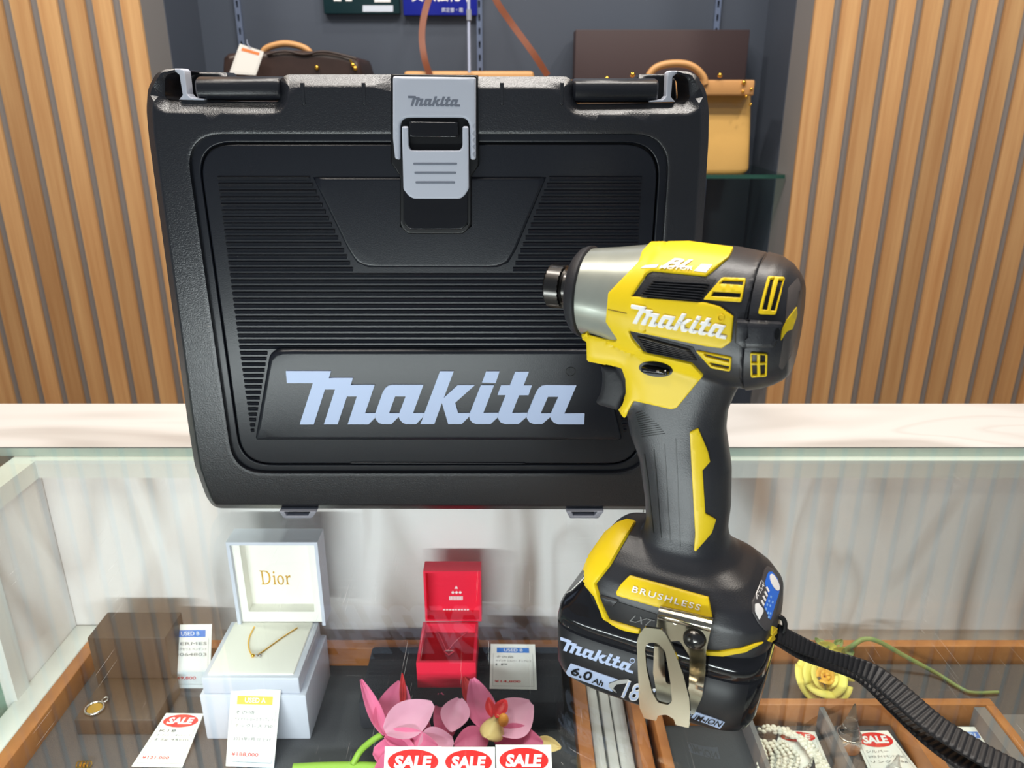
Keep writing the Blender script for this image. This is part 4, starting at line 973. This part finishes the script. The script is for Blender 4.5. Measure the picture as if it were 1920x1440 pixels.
card('price_tag', 'white SALE tag right of the acrylic ring cone', plane_quad((1648, 1490), (1757, 1490), (1597, 1373), (1664, 1371), -.207, 4), 'sale', price=None, lines=('シルバー', 'SV925 ダイヤモンド 0.03ct', 'リング 2.5g'))
card('price_tag', 'white tag with blue header under the gold earrings', plane_quad((1800, 1480), (1900, 1480), (1795, 1364), (1833, 1364), -.207, 4), 'blue', 'USED B', None, ('K18',))

# ------- petals
def petal(name, base, tip, wd, m, par, cup=.25, bend=.15, up=None, tipw=.3, k=9, n=13):
    b = Vector(base); t = Vector(tip); ax = t - b; L = ax.length; ax.normalize()
    upv = Vector(up) if up is not None else Vector((0, -.5, .86)); s = ax.cross(upv).normalized(); nn = s.cross(ax).normalized()
    V = []; F = []
    for i in range(n):
        u = i / (n - 1); ww = wd * (math.sin(math.pi * min(1, u * .92 + .04)) ** .75) * (1 - tipw * (u - .5))
        for j in range(k):
            v = j / (k - 1) * 2 - 1
            V.append(b + ax * (L * u) + s * (v * ww / 2) + nn * (cup * ww * v * v + bend * L * math.sin(math.pi * u) * -1 + .0004 * math.cos(v * 9)))
    for i in range(n - 1):
        for j in range(k - 1): a = i * k + j; F.append((a, a + 1, a + k + 1, a + k))
    V2 = [v - nn * .0005 for v in V]; N = len(V); F2 = [tuple(N + i for i in reversed(f)) for f in F]
    rim = [i for i in range(k)] + [i * k + k - 1 for i in range(1, n)] + [(n - 1) * k + j for j in range(k - 2, -1, -1)] + [i * k for i in range(n - 2, 0, -1)]
    F3 = [(rim[i], rim[(i + 1) % len(rim)], N + rim[(i + 1) % len(rim)], N + rim[i]) for i in range(len(rim))]
    return mesh(name, V + V2, F + F2 + F3, m, par, math.radians(60))
def pz(x, y, z): return onz(x, y, z)
orc = empty('orchid_spray', pz(850, 1430, ZF), 'artificial pink orchid spray on a green stem across the front of the tray', 'artificial flowers')
ZR = -.150
tube('stem', smoothpath([pz(550, 1443, ZF + .006), pz(620, 1440, ZF + .006), pz(690, 1440, ZF + .006), pz(760, 1447, ZF + .008), pz(860, 1455, ZF + .010)], 8), .0048, M_STEM, orc, 12)
tube('flower_stalk', smoothpath([pz(662, 1432, ZF + .010), pz(676, 1408, ZF + .018), pz(696, 1390, ZF + .028), pz(718, 1376, ZF + .036)], 8), .0026, M_STEM, orc, 10)
def blossom(specs, par):
    for bx, by, bz, tx, ty, tz, wd, m, cup in specs: petal('petal', pz(bx, by, bz), pz(tx, ty, tz), wd, m, par, cup=cup)
z1 = ZF + .040
blossom([(722, 1378, z1, 677, 1274, z1 + .012, .012, M_PINK, .3), (722, 1378, z1 - .004, 752, 1278, z1 + .004, .030, M_PINK, .25), (722, 1372, z1 + .004, 812, 1320, z1 + .010, .030, M_PINKL, .2), (722, 1378, z1, 820, 1400, z1 - .002, .020, M_PINK, .2)], orc)
petal('petal_tip', pz(755, 1325, z1), pz(754, 1262, z1 + .010), .006, M_LIPR, orc)
z2 = ZF + .034
blossom([(842, 1385, z2 - .006, 825, 1300, z2 - .004, .020, M_PINK, .2), (846, 1372, z2, 862, 1310, z2 + .006, .024, M_PINKL, .4)], orc)
petal('bud_tip', pz(884, 1322, z2), pz(870, 1268, z2 + .008), .010, M_LIPR, orc)
blossom([(918, 1370, z2 + .002, 886, 1272, z2 + .014, .024, M_PINK, .2), (930, 1372, z2 + .004, 996, 1318, z2 + .012, .034, M_PINKL, .2), (925, 1380, z2, 1018, 1396, z2 - .004, .026, M_PINK, .2), (915, 1382, z2, 852, 1400, z2 - .002, .024, M_PINK, .2)], orc)
petal('petal_point', pz(1005, 1388, z2 - .006), pz(1052, 1402, z2 - .012), .012, M_LIP, orc)
petal('lip', pz(912, 1384, z2 + .010), pz(934, 1340, z2 + .018), .020, M_LIP, orc, cup=-.4)
petal('lip_lobe', pz(930, 1346, z2 + .018), pz(948, 1312, z2 + .022), .011, M_LIPR, orc, cup=.5)
petal('lip_lobe', pz(922, 1344, z2 + .016), pz(916, 1308, z2 + .020), .008, M_LIPR, orc, cup=.5)
sphere('column', pz(944, 1350, z2 + .016), .0042, mat('column_orange', C(232, 150, 60), .5), orc, (1, 1, 1.4))
z3 = ZF + .028
blossom([(780, 1420, z3, 700, 1408, z3 + .006, .030, M_PINK, .2), (785, 1412, z3 + .002, 850, 1388, z3 + .010, .030, M_PINKL, .25), (770, 1420, z3, 700, 1460, z3, .026, M_PINK, .2), (780, 1420, z3, 800, 1350, z3 + .002, .018, M_PINK, .2)], orc)
# ------- rose
rc0 = pz(1545, 1270, ZF + .022)
ro = empty('yellow_rose', pz(1550, 1280, ZF), 'artificial yellow rose with long green stem behind the compartment tray', 'artificial flower')
axis = Vector((-.1, -.55, .80)).normalized(); e1 = axis.cross(Vector((1, 0, 0))).normalized(); e2 = axis.cross(e1)
def rpetal(name, ang, r0, r1, h0, h1, spread, m):
    V = []; F = []; n, k = 9, 11
    for i in range(n):
        u = i / (n - 1)
        for j in range(k):
            v = j / (k - 1) * 2 - 1; r = r0 + (r1 - r0) * u ** 1.3; th = ang + v * spread * (1 - .35 * (1 - u) ** 2); h = h0 + (h1 - h0) * u ** .8 - .18 * (h1 - h0) * v * v * u + .0016 * u * math.sin(3.1 * v + ang * 5)
            curl = .0022 * max(0, u - .75) * 4
            V.append(rc0 + (e1 * math.cos(th) + e2 * math.sin(th)) * (r + curl) + axis * (h - curl * .6))
    for i in range(n - 1):
        for j in range(k - 1): a = i * k + j; F.append((a, a + 1, a + k + 1, a + k))
    o = mesh(name, V, F, m, ro, math.radians(70), fix=False); md = o.modifiers.new('s', 'SOLIDIFY'); md.thickness = .0006
for ring_k, (nn_, r0, r1, h0, h1, spr, m) in enumerate([(3, .001, .0025, -.004, .0085, 1.2, M_ROSEC), (3, .0025, .0062, -.006, .0095, 1.1, M_ROSEC), (3, .004, .0105, -.008, .0080, 1.05, M_ROSE), (4, .005, .0160, -.010, .0055, .85, M_ROSE), (4, .006, .0215, -.012, .0030, .75, M_ROSE)]):
    for i in range(nn_):
        q = random.uniform(.85, 1.2); rpetal('petal', 2 * math.pi * i / nn_ + ring_k * .9 + random.uniform(-.25, .25), r0, r1 * q, h0, h1 + (q - 1) * .012, spr * random.uniform(.9, 1.15), m)
for (x, y, x2, y2) in ((1555, 1215, 1528, 1196), (1565, 1212, 1580, 1200), (1585, 1225, 1602, 1222)): petal('sepal', pz(x, y, ZF + .022), pz(x2, y2, ZF + .024), .008, M_STEMD, ro)
petal('petal', pz(1560, 1240, ZF + .012), pz(1535, 1205, ZF + .026), .024, M_ROSE, ro); petal('petal', pz(1570, 1240, ZF + .012), pz(1588, 1216, ZF + .024), .018, M_ROSE, ro)
tube('rose_stem', smoothpath([pz(1580, 1222, ZF + .018), pz(1597, 1212, ZF + .028), pz(1618, 1199, ZF + .034), pz(1645, 1202, ZF + .034), pz(1700, 1232, ZF + .018), pz(1755, 1262, ZF + .005), pz(1800, 1290, ZF + .003), pz(1825, 1299, ZF + .003), pz(1872, 1298, ZF + .003)], 8), lambda t: .0026 - .0010 * t, M_STEMD, ro, 10)
# ------- pearls: six looping strands
pe = empty('pearl_necklace', pz(1480, 1420, -.207), 'heap of white baroque pearl strands over a SALE tag', 'necklace')
sm_ = bmesh.new()
for sidx in range(7):
    vs_ = bmesh.new(); t = sidx / 6
    pts = smoothpath([pz(1416 + 9 * sidx, 1372 - 1.5 * sidx + (6 if sidx % 2 else 0), -.203 + .001 * (sidx % 3)), pz(1440 + 10 * sidx, 1363 + 4 * sidx, -.2), pz(1480 + 6 * sidx, 1372 + 3 * sidx, -.2), pz(1505 + 5 * sidx, 1396 + 3 * sidx, -.2), pz(1530 + 4 * sidx, 1440 + sidx, -.2), pz(1500 + sidx * 6, 1480, -.202), pz(1430 + 10 * sidx, 1460, -.202), pz(1424 + 12 * sidx, 1420, -.202), pz(1418 + 8 * sidx, 1390, -.202)], 14)
    L = 0; last = 0
    for i in range(1, len(pts)):
        L += (pts[i] - pts[i - 1]).length
        if L - last > .0034:
            last = L; r = bmesh.ops.create_uvsphere(vs_, u_segments=9, v_segments=6, radius=.0019)
            bmesh.ops.scale(vs_, vec=(1 + random.random() * .5, .85 + random.random() * .3, .9), verts=r['verts'])
            bmesh.ops.rotate(vs_, cent=(0, 0, 0), matrix=Matrix.Rotation(random.random() * 6, 3, 'Z'), verts=r['verts'])
            bmesh.ops.translate(vs_, vec=pts[i] + Vector((0, 0, random.random() * .001)), verts=r['verts'])
    me = bpy.data.meshes.new('pearl_strand'); vs_.to_mesh(me); vs_.free(); put('pearl_strand', me, pe, M_PEARL, True)
# ------- acrylic ring cones
def cone(px, py, h, r, lab, ringed):
    c = pz(px, py, -.2073); o = empty('ring_cone', c, lab, 'ring stand', None); k = 28
    prof_ = [(r * 1.25, 0), (r * 1.3, .003), (r * 1.2, .008), (r * 1.0, .0105), (r * 1.0, .013), (r * .95, .015), (r * .5, h * .65), (r * .12, h * .97), (.0004, h)]
    loft('cone', [[(c.x + q * math.cos(t), c.y + q * math.sin(t), c.z + z) for t in [2 * math.pi * j / k for j in range(k)]] for q, z in prof_], M_ACRY, o)
    if ringed:
        rg = empty('silver_ring', c + Vector((0, 0, .012)), 'thin silver band with small stone resting on the acrylic cone', 'ring')
        tube('band', [(c.x + r * 1.12 * math.cos(t), c.y + r * 1.12 * math.sin(t), c.z + .0125) for t in [2 * math.pi * j / 32 for j in range(32)]], .0007, M_SILV, rg, 8, True)
        sphere('stone', (c.x - .003, c.y - r * 1.1, c.z + .013), .0012, M_SILV, rg, u=8, v=6)
cone(1588, 1398, .044, .0085, 'clear acrylic ring cone with its tip against the yellow rose', True)
cone(1672, 1470, .030, .0065, 'clear acrylic ring cone at the lower edge on the SALE tag', False)
cone(1515, 1475, .030, .0065, 'clear acrylic ring cone tip showing beside the pearls', False)
# ------- gold hoop earrings on a clear stand
st = empty('earring_stand', pz(1815, 1375, -.2073), 'clear acrylic earring stand behind the wrist strap', 'earring stand')
s0 = pz(1765, 1372, -.2073); s1 = pz(1850, 1372, -.2073)
box('base_plate', s0.x, s1.x, s0.y - .014, s0.y + .018, -.2073, -.2055, M_ACRT, st); box('upright_plate', s0.x, s1.x, s0.y + .016, s0.y + .018, -.2054, -.178, M_ACRT, st)
for px_, lab in ((1790, 'round gold nugget earring partly behind the black strap'), (1824, 'round gold nugget earring at the right of its pair')):
    c = ony(px_, 1343, s0.y + .012); o = empty('gold_earring', c, lab, 'earring', 'pair of gold nugget earrings'); bm = bmesh.new(); rg = random.Random(px_)
    for i in range(90):
        t = rg.random() * 2 * math.pi; r_ = .0050 + rg.random() * .0035; s_ = .0009 + rg.random() * .0007
        q = bmesh.ops.create_icosphere(bm, subdivisions=1, radius=s_); bmesh.ops.translate(bm, vec=(c.x + r_ * math.cos(t), c.y - rg.random() * .0025, c.z + r_ * 1.1 * math.sin(t)), verts=q['verts'])
    me = bpy.data.meshes.new('hoop'); bm.to_mesh(me); bm.free(); put('hoop', me, o, M_GOLD, False)
    sphere('post', (c.x, c.y + .001, c.z + .006), .0012, M_GOLD, o, u=8, v=6)

# ================================================================== ALCOVE ITEMS
SZ = .1695
def bagbody(name, x0, x1, y0, y1, z0, z1, m, par, n=5, top=.94):
    cx, cy = (x0 + x1) / 2, (y0 + y1) / 2; H = z1 - z0; rings = []
    for u, k in ((0, .965), (.02, .985), (.06, 1), (.5, 1), (.9, .99), (1, .985)):
        rings.append([(cx + a, cy + b, z0 + H * u) for a, b in sup(0, 0, (x1 - x0) / 2 * k, (y1 - y0) / 2 * (k if u < .1 else lerp(u, 1, 1 - top * .6)), n, 64)])
    return loft(name, rings, m, par)
tb_ = empty('handbag', (.27, 1.52, SZ), 'tan patent leather handbag with brass studs in front of the dark brown box', 'handbag')
q0 = ony(1046, 150, 1.46); q1 = ony(1420, 150, 1.46); qb = ony(1300, 318, 1.46)
bagbody('body', q0.x - .004, q1.x + .005, 1.462, 1.575, SZ, q0.z - .022, M_BAGT, tb_, 14)
box('top_band', q0.x + .003, q1.x - .003, 1.462, 1.53, q0.z - .026, q0.z, M_BAGH, tb_, bevel=.003)
hp0 = [ony(x, y, 1.462) for x, y in ((1214, 158), (1216, 144), (1226, 130), (1243, 122), (1265, 119), (1288, 121), (1306, 130), (1319, 145), (1322, 158))]
tube('handle', smoothpath(hp0, 6), .0062, M_BAGH, tb_, 12)
for x, y in ((1138, 147), (1214, 150), (1186, 140), (1395, 155), (1350, 141)): sphere('brass_stud', ony(x, y, 1.461), .0042, M_GOLD, tb_, u=12, v=8)
for x, y in ((1409, 167), (1393, 172), (1399, 181), (1407, 196)): sphere('brass_stud', ony(x, y, 1.461), .0026, M_GOLD, tb_, u=10, v=8)
bb = [ony(x, y, 1.6) for x, y in ((1083, 56), (1405, 57))]
tag(box('brown_gift_box', bb[0].x - .004, bb[1].x, 1.595, 1.648, SZ, bb[0].z, M_BOARD, bevel=.0012), 'large dark brown box standing behind the tan handbag', 'box')
db = empty('handbag', (-.45, 1.53, SZ), 'dark brown canvas handbag with tan handle at the left of the shelf', 'handbag')
prof_ = [ony(x, y, 1.47) for x, y in ((415, 140), (416, 108), (425, 100), (455, 97), (530, 94), (600, 95), (640, 100), (668, 108), (673, 118), (678, 136))]
px0_, px1_ = prof_[0].x, prof_[-1].x; pl_ = [(p.x, p.z) for p in prof_]; pl_ = pl_ + [(px1_ + .012, SZ), (px0_ - .008, SZ)]
slab('body', [pl_], lambda x, z, d: (x, 1.47 + dome(d, .012), z), lambda x, z: (x, 1.60, z), M_BAGB, db, rows=(.001, .004, .008, .012), bstep=.015)
tube('handle', smoothpath([ony(x, y, 1.50) for x, y in ((490, 104), (498, 92), (515, 85), (535, 82), (556, 85), (574, 92), (584, 102))], 6), .0056, M_BAGH, db, 12)
tube('top_edge', smoothpath([ony(x, y, 1.468) for x, y in ((500, 102), (535, 96), (570, 102), (610, 97), (668, 110))], 6), .0022, M_BAGB, db, 8)
for x, y in ((594, 127), (662, 122), (666, 128)): sphere('brass_stud', ony(x, y, 1.468), .0042, M_GOLD, db, u=12, v=8)
tube('brass_strip', [ony(x, y, 1.468) for x, y in ((657, 112), (662, 124), (668, 132))], .002, M_GOLD, db, 8)
# tag on its cord
cd = [ony(*p, 1.44) for p in ((430, 138), (480, 141), (495, 97), (450, 82))]
tg = card('price_tag', 'small white tag with orange header hanging against the dark brown bag', ([Vector(v) for v in cd], Vector((0, -1, 0))), 'orange', '', None, ())
tube('tag_cord', smoothpath([ony(x, y, 1.438) for x, y in ((470, 90), (464, 82), (463, 74))], 4), .0006, M_CORD, tg, 6)
# shoulder bag hidden behind the case, its straps rising
sb = empty('shoulder_bag', (-.09, 1.50, SZ), 'tan shoulder bag behind the tool case with long brown leather strap', 'shoulder bag')
g0 = ony(756, 133, 1.46); g1 = ony(1002, 133, 1.46); box('body', g0.x, g1.x, 1.462, 1.56, SZ, g0.z, M_BAGH, sb, bevel=.006)
def flat(name, pts, wd, par, m):
    P = smoothpath([ony(x, y, Y) for x, y, Y in pts], 8); V = []; F = []
    for i, p in enumerate(P):
        d = (P[min(i + 1, len(P) - 1)] - P[max(i - 1, 0)]).normalized(); s = d.cross(Vector((0, 1, 0))).normalized() * wd / 2
        V += [p + s, p - s, p - s + Vector((0, .003, 0)), p + s + Vector((0, .003, 0))]
    for i in range(len(P) - 1):
        for j in range(4): a = 4 * i + j; b = 4 * i + (j + 1) % 4; F.append((a, b, b + 4, a + 4))
    F += [(0, 1, 2, 3), (len(V) - 4, len(V) - 3, len(V) - 2, len(V) - 1)]
    return mesh(name, V, F, m, par)
flat('shoulder_strap', [(806, 142, 1.458), (796, 110, 1.46), (791, 70, 1.47), (795, 30, 1.48), (806, -10, 1.49), (822, -70, 1.5), (845, -140, 1.5), (870, -180, 1.5), (885, -130, 1.5), (905, -60, 1.49), (930, 0, 1.48), (960, 45, 1.475), (1000, 100, 1.46), (1027, 142, 1.458)], .011, sb, M_STRB)
c0 = empty('hanging_cord', ony(880, 136, 1.45), 'thin pale cord hanging in front of the slotted upright beside the blue sign', 'cord')
tube('cord', [ony(880, 136, 1.45), ony(879, 60, 1.45), ony(878, -200, 1.45)], .0026, M_CORD, c0, 8)
tube('clamp', [ony(879.5, 38, 1.45), ony(879, 18, 1.45)], .0045, mat('clear_clamp', C(150, 155, 165), .3), c0, 10)
# signs
def sign(name, x0, x1, yb, lab, m, lines):
    o = empty(name, ony((x0 + x1) / 2, yb, YB - .012), lab, 'sign'); a = ony(x0, yb, YB - .012); b = ony(x1, yb, YB - .012)
    box('board', a.x, b.x, YB - .014, YB - .0005, a.z, a.z + .16, m, o, bevel=.001)
    for s, q, mm in lines:
        qq = [ony(q[0], q[3], YB - .0146), ony(q[1], q[3], YB - .0146), ony(q[1], q[2], YB - .0146), ony(q[0], q[2], YB - .0146)]
        if s is None: mesh('label_strip', qq, [(0, 1, 2, 3)], mm, o, fix=False)
        else: text('sign_lettering', s, lambda u, v: Vector(bil(qq, u, v)), mm, o, bold=.01)
sign('shop_sign', 608, 750, 26, 'dark green sign card with white strip at the top of the alcove', M_SGRN, [(None, (680, 737, 10, 22), mat('strip_white', C(200, 210, 225), .5)), (None, (626, 640, -6, 2), M_INKW), (None, (648, 660, -6, 2), M_INKW), (None, (702, 732, -6, 4), M_INKW)])
sign('shop_sign', 757, 895, 29, 'blue sign card with white print at the top of the alcove', M_SBLU, [('買取強化中', (772, 885, -28, 3), M_INKW), ('鑑定書・箱', (828, 868, 14, 23), M_CORD)])
bpy.context.view_layer.update()
